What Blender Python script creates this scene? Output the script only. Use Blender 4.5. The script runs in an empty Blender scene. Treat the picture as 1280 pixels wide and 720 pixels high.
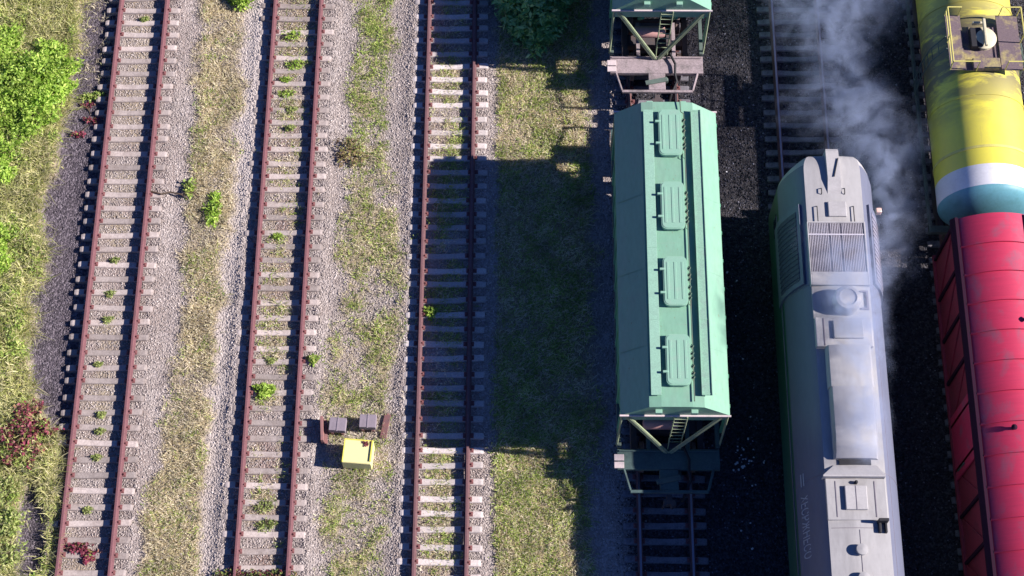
import bpy, bmesh, math, random
import numpy as np
from mathutils import Vector, Matrix, Euler

random.seed(7)
rng = np.random.default_rng(11)
R = math.radians
scn = bpy.context.scene
COL = scn.collection

# ------------------------------------------------------------------ materials
def new_mat(name):
    m = bpy.data.materials.new(name)
    m.use_nodes = True
    nt = m.node_tree
    b = nt.nodes['Principled BSDF']
    return m, nt, b

def ramp(nt, fac, stops):
    n = nt.nodes.new('ShaderNodeValToRGB')
    e = n.color_ramp.elements
    while len(e) > 1:
        e.remove(e[-1])
    e[0].position = stops[0][0]
    e[0].color = (*stops[0][1], 1)
    for p, c in stops[1:]:
        k = e.new(p)
        k.color = (*c, 1)
    nt.links.new(fac, n.inputs[0])
    return n.outputs[0]

def noise(nt, vec, scale, detail=4, rough=.6, dist=0):
    n = nt.nodes.new('ShaderNodeTexNoise')
    n.inputs['Scale'].default_value = scale
    n.inputs['Detail'].default_value = detail
    n.inputs['Roughness'].default_value = rough
    n.inputs['Distortion'].default_value = dist
    if vec is not None:
        nt.links.new(vec, n.inputs['Vector'])
    return n.outputs[0]

def mix(nt, fac, a, b, mode='MIX'):
    n = nt.nodes.new('ShaderNodeMix')
    n.data_type = 'RGBA'
    n.blend_type = mode
    for s, v in ((n.inputs[0], fac), (n.inputs[6], a), (n.inputs[7], b)):
        if isinstance(v, (int, float)):
            s.default_value = v
        elif isinstance(v, tuple):
            s.default_value = (*v, 1)
        else:
            nt.links.new(v, s)
    return n.outputs[2]

def math_n(nt, op, a, b=None, clamp=False):
    n = nt.nodes.new('ShaderNodeMath')
    n.operation = op
    n.use_clamp = clamp
    for s, v in ((n.inputs[0], a), (n.inputs[1], b)):
        if v is None:
            continue
        if isinstance(v, (int, float)):
            s.default_value = v
        else:
            nt.links.new(v, s)
    return n.outputs[0]

def maprange(nt, v, a, b, c=0, d=1):
    n = nt.nodes.new('ShaderNodeMapRange')
    n.inputs[1].default_value = a
    n.inputs[2].default_value = b
    n.inputs[3].default_value = c
    n.inputs[4].default_value = d
    nt.links.new(v, n.inputs[0])
    return n.outputs[0]

def coords(nt, which='Object', scale=None):
    t = nt.nodes.new('ShaderNodeTexCoord').outputs[which]
    if scale:
        m = nt.nodes.new('ShaderNodeMapping')
        m.inputs['Scale'].default_value = scale
        nt.links.new(t, m.inputs[0])
        return m.outputs[0]
    return t

def bump(nt, b, h, strength=.3, dist=.02):
    n = nt.nodes.new('ShaderNodeBump')
    n.inputs['Strength'].default_value = strength
    n.inputs['Distance'].default_value = dist
    nt.links.new(h, n.inputs['Height'])
    nt.links.new(n.outputs[0], b.inputs['Normal'])

def paint(name, col, dirt=(.1, .085, .08), amount=.5, scale=1.6, rough=.55, metal=0., fine=.12, spec=.4, stretch=(1, 1, 1), vary=0, streak=0):
    """weathered paint: large dirt patches, fine mottling, slight relief"""
    m, nt, b = new_mat(name)
    c = coords(nt, 'Object', stretch)
    if vary:
        oi = nt.nodes.new('ShaderNodeObjectInfo')
        sh = nt.nodes.new('ShaderNodeVectorMath')
        nt.links.new(c, sh.inputs[0])
        nt.links.new(oi.outputs['Location'], sh.inputs[1])
        c = sh.outputs[0]
    n1 = noise(nt, c, scale, 6, .65)
    n2 = noise(nt, c, scale * 9, 4, .6)
    f1 = maprange(nt, n1, .48, .75, 0, amount)
    base = mix(nt, f1, col, dirt)
    f2 = maprange(nt, n2, .3, .7, 1 - fine, 1 + fine)
    if streak:
        n3 = noise(nt, coords(nt, 'Object', (.5, 7, .5)), 1.3, 5, .7)
        base = mix(nt, maprange(nt, n3, .55, .8, 0, streak), base, dirt)
        n4 = noise(nt, c, scale * 22, 3, .5)
        base = mix(nt, maprange(nt, n4, .68, .74, 0, streak), base, (.20, .11, .07))
    if vary:
        f2 = math_n(nt, 'MULTIPLY', f2, maprange(nt, oi.outputs['Random'], 0, 1, 1 - vary, 1 + vary * .6))
    v = nt.nodes.new('ShaderNodeVectorMath')
    v.operation = 'SCALE'
    nt.links.new(base, v.inputs[0])
    nt.links.new(f2, v.inputs['Scale'])
    nt.links.new(v.outputs[0], b.inputs['Base Color'])
    b.inputs['Roughness'].default_value = rough
    b.inputs['Metallic'].default_value = metal
    b.inputs['Specular IOR Level'].default_value = spec
    bump(nt, b, n2, .12, .01)
    return m

def island(name, stops, rough=.8, spec=.2, sub=0., trans=0.):
    """colour picked per loose piece (one stone, one blade, one leaf)"""
    m, nt, b = new_mat(name)
    g = nt.nodes.new('ShaderNodeNewGeometry')
    c = ramp(nt, g.outputs['Random Per Island'], stops)
    big = noise(nt, coords(nt, 'Object'), 1.1, 3, .5)
    f2 = maprange(nt, big, .3, .7, .75, 1.25)
    v = nt.nodes.new('ShaderNodeVectorMath')
    v.operation = 'SCALE'
    nt.links.new(c, v.inputs[0])
    nt.links.new(f2, v.inputs['Scale'])
    nt.links.new(v.outputs[0], b.inputs['Base Color'])
    b.inputs['Roughness'].default_value = rough
    b.inputs['Specular IOR Level'].default_value = spec
    if trans:
        t = nt.nodes.new('ShaderNodeBsdfTranslucent')
        nt.links.new(v.outputs[0], t.inputs[0])
        mx = nt.nodes.new('ShaderNodeMixShader')
        mx.inputs[0].default_value = trans
        nt.links.new(b.outputs[0], mx.inputs[1])
        nt.links.new(t.outputs[0], mx.inputs[2])
        nt.links.new(mx.outputs[0], nt.nodes['Material Output'].inputs[0])
    return m

M = {}
M['stone'] = island('ballast_stone', [(0, (.25, .215, .195)), (.35, (.36, .315, .29)), (.75, (.46, .405, .375)), (1, (.60, .54, .50))])
M['stone_dark'] = island('oily_shaded_stone', [(0, (.012, .013, .019)), (.5, (.030, .032, .046)), (.9, (.065, .068, .095)), (1, (.26, .26, .32))])  # oily stones, blackened further with painted shade
M['cinder'] = island('cinder_stone', [(0, (.07, .06, .068)), (.6, (.135, .115, .13)), (1, (.28, .25, .27))])
M['grass_dry'] = island('dry_blade', [(0, (.50, .43, .29)), (.4, (.71, .62, .44)), (.8, (.84, .77, .58)), (1, (.58, .58, .28))], .7, .2, 0, .4)
M['grass_green'] = island('green_blade', [(0, (.18, .28, .055)), (.5, (.36, .48, .10)), (.85, (.52, .58, .18)), (1, (.64, .58, .29))], .6, .25, 0, .3)
M['grass_lime'] = island('lime_blade', [(0, (.34, .37, .10)), (.35, (.56, .54, .22)), (.7, (.74, .67, .40)), (1, (.40, .48, .12))], .6, .25, 0, .3)
M['leaf_bright'] = island('bright_leaf', [(0, (.18, .32, .035)), (.5, (.36, .54, .08)), (1, (.56, .68, .16))], .5, .3, 0, .35)
M['leaf_mid'] = island('mid_leaf', [(0, (.15, .26, .04)), (.5, (.32, .44, .085)), (1, (.54, .58, .18))], .5, .3, 0, .3)
M['leaf_dark'] = island('dark_leaf', [(0, (.10, .25, .08)), (.5, (.20, .44, .15)), (.9, (.36, .60, .26)), (1, (.50, .68, .28))], .45, .4, 0, .25)
M['leaf_red'] = island('red_leaf', [(0, (.15, .025, .045)), (.5, (.29, .05, .095)), (.75, (.40, .13, .15)), (.9, (.34, .28, .09)), (1, (.22, .26, .06))], .5, .3, 0, .3)
M['twig'] = paint('twig_bark', (.10, .07, .045), scale=8)
M['sleeper'] = paint('old_concrete', (.43, .37, .34), (.27, .215, .185), .85, 2.2, .9, 0, .22, .2, vary=.35)
M['sleeper_pale'] = paint('pale_concrete', (.53, .475, .45), (.42, .36, .33), .7, 2.2, .9, 0, .2, .2, vary=.25)
M['sleeper_dark'] = paint('oily_shaded_concrete', (.20, .19, .21), (.06, .06, .065), .8, 2.2, .9, 0, .22, .2)  # oily sleepers, base colour lowered further to carry shade
M['rust'] = paint('rust_steel', (.18, .08, .088), (.11, .058, .055), .7, 3, .75, 0, .18, .3)
M['rust_brown'] = paint('rust_brown', (.155, .08, .085), (.11, .055, .05), .7, 3, .75, 0, .18, .3)
M['rust_clip'] = paint('rust_bolt', (.19, .075, .075), (.09, .04, .04), .6, 6, .8)
M['plate_rust'] = paint('rusty_plate', (.27, .13, .12), (.16, .12, .12), .8, 5, .8)
M['block_grey'] = paint('grey_footing', (.25, .21, .24), (.14, .12, .13), .6, 5, .85)
M['yellow_box'] = paint('faded_yellow', (.78, .71, .33), (.62, .55, .34), .35, 5, .5, 0, .06)
M['yellow_rim'] = paint('bright_yellow', (.80, .72, .12), (.55, .45, .10), .4, 9, .5)
M['hopper'] = paint('hopper_green', (.19, .375, .265), (.23, .32, .26), .6, .9, .5, 0, .07, .35, (1, .35, 1), 0, .5)
M['hopper_side'] = paint('hopper_side_green', (.10, .34, .20), (.08, .10, .08), .7, 1.4, .6)
M['walk'] = paint('walkway_green', (.25, .44, .33), (.20, .31, .25), .5, 3, .6, 0, .12)
M['walk_grey'] = paint('walkway_worn', (.22, .40, .29), (.20, .26, .24), .7, 3, .65, 0, .15)
M['hatch'] = paint('hatch_green', (.23, .42, .31), (.30, .37, .32), .4, 4, .5, 0, .06)
M['rod'] = paint('latch_rod', (.09, .16, .11), (.22, .09, .05), .7, 7, .6)
M['frame_pink'] = paint('worn_frame', (.32, .26, .27), (.10, .095, .09), .9, 2.2, .8, 0, .25)
M['frame_teal_shade'] = paint('frame_teal_shade', (.075, .125, .12), (.05, .06, .06), .7, 2.0, .7, 0, .15)
M['lid_cream'] = paint('lid_cream', (.58, .53, .36), (.38, .33, .22), .7, 5, .6)
M['leaf_tuft'] = island('tuft_blade', [(0, (.20, .28, .07)), (.5, (.36, .44, .13)), (1, (.50, .50, .22))], .6, .2, 0, .3)
M['leaf_mixed'] = island('mixed_leaf', [(0, (.10, .03, .035)), (.3, (.24, .07, .08)), (.6, (.13, .17, .05)), (1, (.28, .34, .09))], .6, .2, 0, .25)
M['leaf_brown'] = island('brown_leaf', [(0, (.12, .075, .05)), (.5, (.27, .19, .10)), (1, (.34, .36, .10))], .6, .2, 0, .25)
M['frame_dark'] = paint('dark_frame', (.10, .14, .12), (.05, .05, .05), .7, 2, .7)
M['edge_pink'] = paint('worn_edge', (.60, .50, .50), (.35, .38, .33), .7, 5, .6)
M['bogie'] = paint('bogie_steel', (.07, .06, .065), (.14, .08, .06), .6, 4, .8)
M['wheel'] = paint('wheel_steel', (.14, .10, .09), (.07, .05, .05), .6, 6, .6)
M['strut'] = paint('strut_green', (.30, .36, .22), (.12, .12, .10), .6, 4, .6)
M['tank_air'] = paint('air_tank', (.50, .28, .26), (.30, .20, .18), .6, 4, .6)
M['loco_roof'] = paint('loco_grey', (.375, .365, .36), (.24, .23, .23), .9, .9, .62, 0, .06, .4, (1.2, .35, 1), 0, .22)
M['loco_green'] = paint('loco_green', (.03, .10, .065), (.04, .06, .05), .6, 1.5, .5)
M['loco_side'] = paint('loco_bluegrey', (.16, .18, .26), (.22, .24, .28), .5, .8, .5, 0, .05)
M['loco_flank_shade'] = paint('loco_flank_shade', (.135, .145, .20), (.10, .11, .155), .6, .8, .5, 0, .05, .4, (1.2, .35, 1))
M['loco_hood'] = paint('hood_metal', (.345, .34, .35), (.21, .205, .215), .8, 1.2, .5, .1, .04, .5, (1, .4, 1))
M['loco_white'] = paint('loco_pale', (.41, .395, .39), (.25, .24, .24), .6, 2, .55, 0, .06)
M['slat'] = paint('slat_grey', (.52, .49, .53), (.38, .35, .39), .6, 5, .5)
M['black'] = paint('soot_black', (.018, .018, .022), (.03, .028, .028), .5, 3, .7)
M['louvre'] = paint('louvre_shaded', (.05, .055, .10), (.03, .03, .05), .6, 3, .55)
M['louvre_lit'] = paint('louvre_sunlit', (.22, .21, .26), (.28, .24, .26), .7, 3, .6)
M['seam'] = paint('seam_grey', (.18, .16, .19), (.12, .10, .12), .5, 3, .7)  # dark grey of seams, gutters, clamps and brackets
M['letter'] = paint('letter_white', (.40, .42, .47), (.26, .28, .34), .5, 8, .6)
M['glass'] = paint('cab_glass', (.02, .025, .03), (.03, .03, .03), .3, 3, .08, 0, .02, .8)
M['glint'] = paint('mirror_glint', (.85, .55, .45), (.8, .3, .25), .3, 9, .2)
M['white_band'] = paint('tank_white', (.72, .72, .74), (.50, .50, .54), .5, 1.5, .5, 0, .05)
M['teal'] = paint('tank_teal', (.13, .34, .40), (.08, .22, .22), .7, 1.6, .5, 0, .06)
M['plat'] = paint('platform_brown', (.15, .11, .12), (.46, .39, .13), .95, 2.2, .75, 0, .2)
M['rail_yellow'] = paint('rail_yellow', (.62, .56, .16), (.40, .34, .12), .6, 6, .55)
M['wall_red'] = paint('wall_red', (.26, .03, .055), (.12, .03, .045), .8, 1.6, .6)
M['frame_red'] = paint('frame_dark_red', (.030, .010, .024), (.025, .012, .018), .7, 2, .9, 0, .1, .1)
M['soil'] = None

def rail_shiny():
    m, nt, b = new_mat('worn_rail')
    g = nt.nodes.new('ShaderNodeNewGeometry')
    s = nt.nodes.new('ShaderNodeSeparateXYZ')
    nt.links.new(g.outputs['Normal'], s.inputs[0])
    p = nt.nodes.new('ShaderNodeSeparateXYZ')
    nt.links.new(g.outputs['Position'], p.inputs[0])
    f = math_n(nt, 'MULTIPLY', math_n(nt, 'GREATER_THAN', s.outputs[2], .9), math_n(nt, 'GREATER_THAN', p.outputs[2], .15))
    n = noise(nt, coords(nt), 3, 4)
    c = ramp(nt, n, [(.3, (.11, .055, .05)), (.7, (.20, .09, .085))])
    nt.links.new(mix(nt, f, c, (.30, .27, .30)), b.inputs['Base Color'])
    nt.links.new(math_n(nt, 'MULTIPLY', f, .85), b.inputs['Metallic'])
    nt.links.new(maprange(nt, f, 0, 1, .8, .33), b.inputs['Roughness'])
    return m
M['rail_worn'] = rail_shiny()

def tank_yellow():
    m, nt, b = new_mat('tank_yellow')
    c = coords(nt, 'Object')
    s = nt.nodes.new('ShaderNodeSeparateXYZ')
    nt.links.new(c, s.inputs[0])
    ay = math_n(nt, 'ABSOLUTE', s.outputs[1])
    near = maprange(nt, ay, .8, 2.9, 1, 0)
    cs = coords(nt, 'Object', (.5, 1.6, .5))
    n1 = noise(nt, cs, 1.3, 6, .65, .5)
    spill = math_n(nt, 'MULTIPLY', near, maprange(nt, n1, .36, .50, 0, 1), True)
    n2 = noise(nt, c, 2.0, 6, .7)
    base = mix(nt, maprange(nt, n2, .4, .75, 0, .5), (.76, .68, .085), (.60, .55, .12))
    base = mix(nt, math_n(nt, 'MULTIPLY', spill, .85), base, (.075, .06, .085))
    n3 = noise(nt, coords(nt, 'Object', (1, .25, 1)), 3.2, 5, .7)
    base = mix(nt, maprange(nt, n3, .60, .80, 0, .3), base, (.26, .22, .14))
    nt.links.new(base, b.inputs['Base Color'])
    b.inputs['Roughness'].default_value = .45
    bump(nt, b, n2, .06, .02)
    return m
M['tank_yellow'] = tank_yellow()

def roof_red():
    m, nt, b = new_mat('roof_red')
    c = coords(nt, 'Object')
    n1 = noise(nt, coords(nt, 'Object', (1, .8, 1)), 1.7, 5, .6, .4)
    n2 = noise(nt, coords(nt, 'Object', (.35, 5, 1)), 3, 5, .7)
    base = mix(nt, maprange(nt, n2, .35, .7, 0, .6), (.54, .03, .088), (.40, .025, .072))
    base = mix(nt, maprange(nt, n1, .52, .72, 0, .65), base, (.19, .10, .15))
    nt.links.new(base, b.inputs['Base Color'])
    b.inputs['Roughness'].default_value = .55
    bump(nt, b, n2, .15, .01)
    return m
M['roof_red'] = roof_red()

# ------------------------------------------------------------------ mesh helpers
class MB:
    def __init__(self):
        self.bm = bmesh.new()
    def box(self, x0, x1, y0, y1, z0, z1, bev=0., rot=None):
        t = bmesh.new()
        bmesh.ops.create_cube(t, size=1)
        for v in t.verts:
            v.co = Vector(((v.co.x) * (x1 - x0), (v.co.y) * (y1 - y0), (v.co.z) * (z1 - z0)))
        if bev:
            bmesh.ops.bevel(t, geom=t.edges[:], offset=bev, segments=2, affect='EDGES', profile=.5)
        c = Vector(((x0 + x1) / 2, (y0 + y1) / 2, (z0 + z1) / 2))
        mt = Matrix.Translation(c) @ (Euler(rot).to_matrix().to_4x4() if rot else Matrix())
        bmesh.ops.transform(t, matrix=mt, verts=t.verts)
        self._add(t)
        return self
    def _add(self, t):
        me = bpy.data.meshes.new('tmp')
        t.to_mesh(me)
        t.free()
        self.bm.from_mesh(me)
        bpy.data.meshes.remove(me)
    def prism_y(self, poly, y0, y1):           # closed polygon of (x, z)
        a = [self.bm.verts.new((x, y0, z)) for x, z in poly]
        b = [self.bm.verts.new((x, y1, z)) for x, z in poly]
        n = len(poly)
        for i in range(n):
            self.bm.faces.new((a[i], a[(i + 1) % n], b[(i + 1) % n], b[i]))
        self.bm.faces.new(a[::-1])
        self.bm.faces.new(b)
        return self
    def prism_x(self, poly, x0, x1):           # closed polygon of (y, z)
        a = [self.bm.verts.new((x0, y, z)) for y, z in poly]
        b = [self.bm.verts.new((x1, y, z)) for y, z in poly]
        n = len(poly)
        for i in range(n):
            self.bm.faces.new((a[i], a[(i + 1) % n], b[(i + 1) % n], b[i]))
        self.bm.faces.new(a[::-1])
        self.bm.faces.new(b)
        return self
    def prism_z(self, poly, z0, z1):
        a = [self.bm.verts.new((x, y, z0)) for x, y in poly]
        b = [self.bm.verts.new((x, y, z1)) for x, y in poly]
        n = len(poly)
        for i in range(n):
            self.bm.faces.new((a[i], a[(i + 1) % n], b[(i + 1) % n], b[i]))
        self.bm.faces.new(a[::-1])
        self.bm.faces.new(b)
        return self
    def loft(self, rings, cap=True):
        vs = [[self.bm.verts.new(p) for p in r] for r in rings]
        n = len(rings[0])
        for a, b in zip(vs, vs[1:]):
            for i in range(n):
                self.bm.faces.new((a[i], a[(i + 1) % n], b[(i + 1) % n], b[i]))
        if cap:
            self.bm.faces.new(vs[0][::-1])
            self.bm.faces.new(vs[-1])
        return self
    def sheet(self, rings, thick=None):         # open strips, rings are open polylines
        vs = [[self.bm.verts.new(p) for p in r] for r in rings]
        for a, b in zip(vs, vs[1:]):
            for i in range(len(a) - 1):
                self.bm.faces.new((a[i], a[i + 1], b[i + 1], b[i]))
        return self
    def tube(self, pts, r, seg=8):
        pts = [Vector(p) for p in pts]
        rings = []
        for i, p in enumerate(pts):
            d = (pts[min(i + 1, len(pts) - 1)] - pts[max(i - 1, 0)]).normalized()
            u = d.orthogonal().normalized()
            if i and rings:
                u = (pu - d * pu.dot(d)).normalized()
            pu = u
            w = d.cross(u)
            rings.append([p + (u * math.cos(2 * math.pi * k / seg) + w * math.sin(2 * math.pi * k / seg)) * r for k in range(seg)])
        return self.loft(rings)
    def lathe(self, prof, origin, axis='z', seg=32):   # prof: (radius, along)
        o = Vector(origin)
        rings = []
        for rad, h in prof:
            rg = []
            for k in range(seg):
                a = 2 * math.pi * k / seg
                c, s = rad * math.cos(a), rad * math.sin(a)
                rg.append(o + Vector({'z': (c, s, h), 'y': (c, h, s), 'x': (h, c, s)}[axis]))
            rings.append(rg)
        return self.loft(rings)
    def build(self, name, mat, parent=None, loc=None, smooth=0.):
        bmesh.ops.recalc_face_normals(self.bm, faces=self.bm.faces[:])
        me = bpy.data.meshes.new(name)
        self.bm.to_mesh(me)
        self.bm.free()
        if smooth:
            me.shade_smooth()
            me.set_sharp_from_angle(angle=R(smooth))
        me.materials.append(M[mat] if isinstance(mat, str) else mat)
        o = bpy.data.objects.new(name, me)
        COL.objects.link(o)
        if parent:
            o.parent = parent
        if loc:
            o.location = loc
        return o

def rrect(x0, x1, y0, y1, r, n=5):
    p = []
    for cx, cy, a0 in ((x1 - r, y1 - r, 0), (x0 + r, y1 - r, 90), (x0 + r, y0 + r, 180), (x1 - r, y0 + r, 270)):
        for k in range(n + 1):
            a = R(a0 + 90 * k / n)
            p.append((cx + r * math.cos(a), cy + r * math.sin(a)))
    return p

def tag(o, label=None, cat=None, group=None, kind=None):
    for k, v in (('label', label), ('category', cat), ('group', group), ('kind', kind)):
        if v:
            o[k] = v
    return o

def thing(name, label, cat, loc=(0, 0, 0), rz=0, group=None):
    o = bpy.data.objects.new(name, None)
    COL.objects.link(o)
    o.location = loc
    o.rotation_euler = (0, 0, rz)
    o.empty_display_size = .3
    return tag(o, label, cat, group)

def copy_tree(o, parent=None):
    c = o.copy()
    COL.objects.link(c)
    if parent:
        c.parent = parent
    for ch in [q for q in bpy.data.objects if q.parent == o]:
        copy_tree(ch, c)
    return c

def raw(name, verts, faces, mat, nper, kind=None, label=None, cat=None, group=None, loc=None, parent=None):
    """fast mesh from numpy arrays; every face has nper corners"""
    me = bpy.data.meshes.new(name)
    me.vertices.add(len(verts))
    me.vertices.foreach_set('co', verts.astype(np.float32).ravel())
    me.loops.add(faces.size)
    me.loops.foreach_set('vertex_index', faces.astype(np.int32).ravel())
    me.polygons.add(len(faces))
    me.polygons.foreach_set('loop_start', np.arange(0, faces.size, nper, dtype=np.int32))
    me.update(calc_edges=True)
    me.materials.append(M[mat])
    o = bpy.data.objects.new(name, me)
    COL.objects.link(o)
    if loc is not None:
        o.location = loc
    if parent:
        o.parent = parent
    return tag(o, label, cat, group, kind)

# ------------------------------------------------------------------ value noise on the ground plane
_tab = rng.random((256, 256))
def vnoise(x, y, s, seed=0):
    x = np.asarray(x) / s + 37.7 * seed + 500
    y = np.asarray(y) / s + 91.3 * seed + 500
    xi, yi = np.floor(x).astype(int), np.floor(y).astype(int)
    fx, fy = x - xi, y - yi
    fx, fy = fx * fx * (3 - 2 * fx), fy * fy * (3 - 2 * fy)
    g = lambda a, b: _tab[a % 256, b % 256]
    return (g(xi, yi) * (1 - fx) + g(xi + 1, yi) * fx) * (1 - fy) + (g(xi, yi + 1) * (1 - fx) + g(xi + 1, yi + 1) * fx) * fy
def fnoise(x, y, s, seed=0):
    return (vnoise(x, y, s, seed) + .5 * vnoise(x, y, s / 2.1, seed + 3) + .25 * vnoise(x, y, s / 4.3, seed + 5)) / 1.75
def sstep(v, a, b):
    t = np.clip((v - a) / (b - a), 0, 1)
    return t * t * (3 - 2 * t)
def band(x, y, lo, hi, soft=.18, seed=0):
    """soft mask of the strip between two wandering edges; lo and hi are (y, x) lists"""
    l = np.interp(y, [p[0] for p in lo], [p[1] for p in lo])
    h = np.interp(y, [p[0] for p in hi], [p[1] for p in hi])
    w = (fnoise(x, y, .8, seed) - .5) * .8
    return sstep(x + w, l - soft, l + soft) * (1 - sstep(x + w, h - soft, h + soft))

TRACKS = [-12.94, -7.55, -2.15, 4.755, 9.81, 14.95]
GA = .7975
Y0, Y1 = -12.6, 14.2
VERGE = [(-10, -14.2), (-8.6, -13.95), (-6.6, -13.95), (-5.2, -14.4), (-4, -15.25), (-1, -15.55), (3.5, -15.45), (7.7, -15.2), (9.5, -15.1), (11, -15.0), (15, -14.9)]
DRY_L = [(-10, -11.2), (-6.6, -11.15), (-3.4, -10.85), (1.7, -10.75), (4.6, -10.8), (10, -10.95)]
DRY_R = [(-10, -9.54), (-5.5, -9.7), (-2.6, -9.55), (.2, -9.6), (2.6, -9.4), (5.3, -9.48), (10, -9.5)]
GRN_L = [(-10, -5.8), (-7, -5.75), (-5.2, -5.7), (-3.9, -6.1), (-3.1, -5.85), (-1.1, -5.7), (3.2, -5.6), (4.7, -5.45), (5.6, -5.7), (7.8, -5.45), (11, -5.5)]
GRN_R = [(-10, -3.85), (-7, -3.9), (-3, -3.8), (.3, -3.8), (3.2, -3.85), (4.7, -4.3), (7.8, -4.2), (11, -4.2)]

def masks(x, y):
    verge = 1 - sstep(x + (fnoise(x, y, .9, 1) - .5) * .9, np.interp(y, *zip(*VERGE)) - .15, np.interp(y, *zip(*VERGE)) + .15)
    # a bare cinder patch inside the verge near the bottom-left
    bare = np.exp(-(((x + 14.75) / .55) ** 2 + ((y + 8.6) / 1.9) ** 2))
    verge = verge * (1 - sstep(bare + (fnoise(x, y, .7, 9) - .5) * .6, .3, .6))
    cinder = (1 - sstep(x, -14.0, -13.8)) * (1 - verge)
    dry = band(x, y, DRY_L, DRY_R, .2, 2) * (.62 + .65 * sstep(fnoise(x, y, 1.0, 4), .33, .58))
    grn = band(x, y, GRN_L, GRN_R, .2, 6)
    thin = np.interp(y, [-10, -7.5, -6.9, -6.2, -4.2, -3.8, -2.4, -1, 1, 3, 4.2, 4.8, 5.5, 11], [.7, .85, .45, .35, .4, .85, 1.0, .7, .65, .6, .3, .5, 1.2, 1.25])
    grn = grn * np.clip(thin * (.35 + 1.3 * sstep(fnoise(x, y, .9, 8), .35, .62)), 0, 1)
    right = sstep(x + (fnoise(x, y, .7, 12) - .5) * .35, -.62, -.4) * (1 - sstep(x + (fnoise(x, y, 1.1, 13) - .5) * 1.2, 2.2, 2.9))
    right = right * (.72 + .5 * sstep(fnoise(x, y, 1.5, 14), .25, .5))
    sand = np.exp(-((x - np.interp(y, [-10, 0, 3, 6, 11], [-9.35, -9.35, -9.2, -9.05, -8.95])) / .45) ** 2) * np.interp(y, [-10, 0, 4, 8], [.45, .75, 1.3, 1.1])
    return dict(verge=verge, cinder=cinder, dry=np.clip(dry, 0, 1), grn=grn, right=np.clip(right, 0, 1), sand=np.clip(sand, 0, 1))

# ------------------------------------------------------------------ the ground
def soil_material():
    m, nt, b = new_mat('yard_ground')
    a = nt.nodes.new('ShaderNodeAttribute')
    a.attribute_name = 'cover'
    sp = nt.nodes.new('ShaderNodeSeparateColor')
    nt.links.new(a.outputs['Color'], sp.inputs[0])
    al = a.outputs['Alpha']
    P = coords(nt, 'Object')
    vo = nt.nodes.new('ShaderNodeTexVoronoi')
    vo.inputs['Scale'].default_value = 17
    nt.links.new(P, vo.inputs['Vector'])
    sv = nt.nodes.new('ShaderNodeSeparateColor')
    nt.links.new(vo.outputs['Color'], sv.inputs[0])
    grav = ramp(nt, sv.outputs[0], [(0, (.25, .215, .20)), (.5, (.35, .305, .285)), (1, (.45, .40, .375))])
    n1 = noise(nt, P, 1.4, 5, .6)
    grav = mix(nt, maprange(nt, n1, .4, .7, 0, .5), grav, (.23, .18, .15))
    soil = ramp(nt, noise(nt, P, 5, 6, .7), [(.3, (.19, .15, .09)), (.55, (.34, .28, .16)), (.75, (.47, .40, .23))])
    cin = ramp(nt, sv.outputs[1], [(0, (.06, .052, .06)), (.6, (.12, .10, .115)), (1, (.22, .19, .21))])
    sand = ramp(nt, noise(nt, P, 9, 6, .7), [(.3, (.44, .38, .34)), (.7, (.62, .55, .50))])
    dark = ramp(nt, sv.outputs[0], [(0, (.010, .011, .016)), (.7, (.026, .028, .038)), (1, (.055, .055, .07))])  # oily ground with wagon shade mixed into the tone
    fn = maprange(nt, noise(nt, P, 11, 4, .7), .3, .7, -.3, .3)
    def soft(v):
        return math_n(nt, 'ADD', v, math_n(nt, 'MULTIPLY', fn, math_n(nt, 'MULTIPLY', math_n(nt, 'MULTIPLY', v, math_n(nt, 'SUBTRACT', 1., v)), 4.)), True)
    a2 = nt.nodes.new('ShaderNodeAttribute')
    a2.attribute_name = 'stain'
    brown = ramp(nt, sv.outputs[2], [(0, (.13, .085, .07)), (.6, (.23, .16, .135)), (1, (.34, .26, .23))])
    grav = mix(nt, soft(a2.outputs['Fac']), grav, brown)
    c = mix(nt, soft(sp.outputs[2]), grav, sand)
    c = mix(nt, soft(sp.outputs[1]), c, cin)
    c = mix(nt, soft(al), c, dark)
    c = mix(nt, soft(sp.outputs[0]), c, soil)
    nt.links.new(c, b.inputs['Base Color'])
    b.inputs['Roughness'].default_value = .95
    b.inputs['Specular IOR Level'].default_value = .1
    h = math_n(nt, 'ADD', math_n(nt, 'MULTIPLY', vo.outputs['Distance'], -1.), n1)
    bump(nt, b, h, .7, .05)
    return m
M['soil'] = soil_material()

def dark_zone(x):  # strip whose ground colour carries wagon shade as well as oil
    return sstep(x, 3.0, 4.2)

def gz(x, y, mk=None):
    """ground height"""
    z = -.075 + (fnoise(x, y, 1.2, 20) - .5) * .06 + (fnoise(x, y, .35, 21) - .5) * .025
    mk = mk or masks(x, y)
    z = z - .10 * mk['cinder'] + .04 * (mk['verge'] + mk['grn'] + mk['dry'] + mk['right'])
    for xc, k, kl in ((-12.94, .35, .5), (-7.55, .55, .75), (-2.15, .3, .55)):
        d = x - xc
        z = z + .115 * np.exp(-((np.abs(d) - 1.28) / .22) ** 2) * np.where(d < 0, kl, k) * (.45 + 1.1 * fnoise(x, y, .5, 22))
    # dips along the ballast shoulders between the tracks
    for a, b in ((-10.25, 1.3), (-4.9, 1.1), (1.3, 2.0), (7.3, 1.0), (12.4, 1.0)):
        z = z - .07 * np.exp(-((x - a) / b) ** 2)
    return z

fx = np.arange(-21.5, 21.6, .16)
fy = np.arange(-14, 15.6, .16)
gx = np.concatenate([[-400, -150, -70, -40, -28, -24], fx, [24, 28, 40, 70, 150, 400]])
gy = np.concatenate([[-400, -150, -70, -40, -26, -18], fy, [18, 26, 40, 70, 150, 400]])
X, Y = np.meshgrid(gx, gy)
mk = masks(X, Y)
Z = gz(X, Y, mk)
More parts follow.
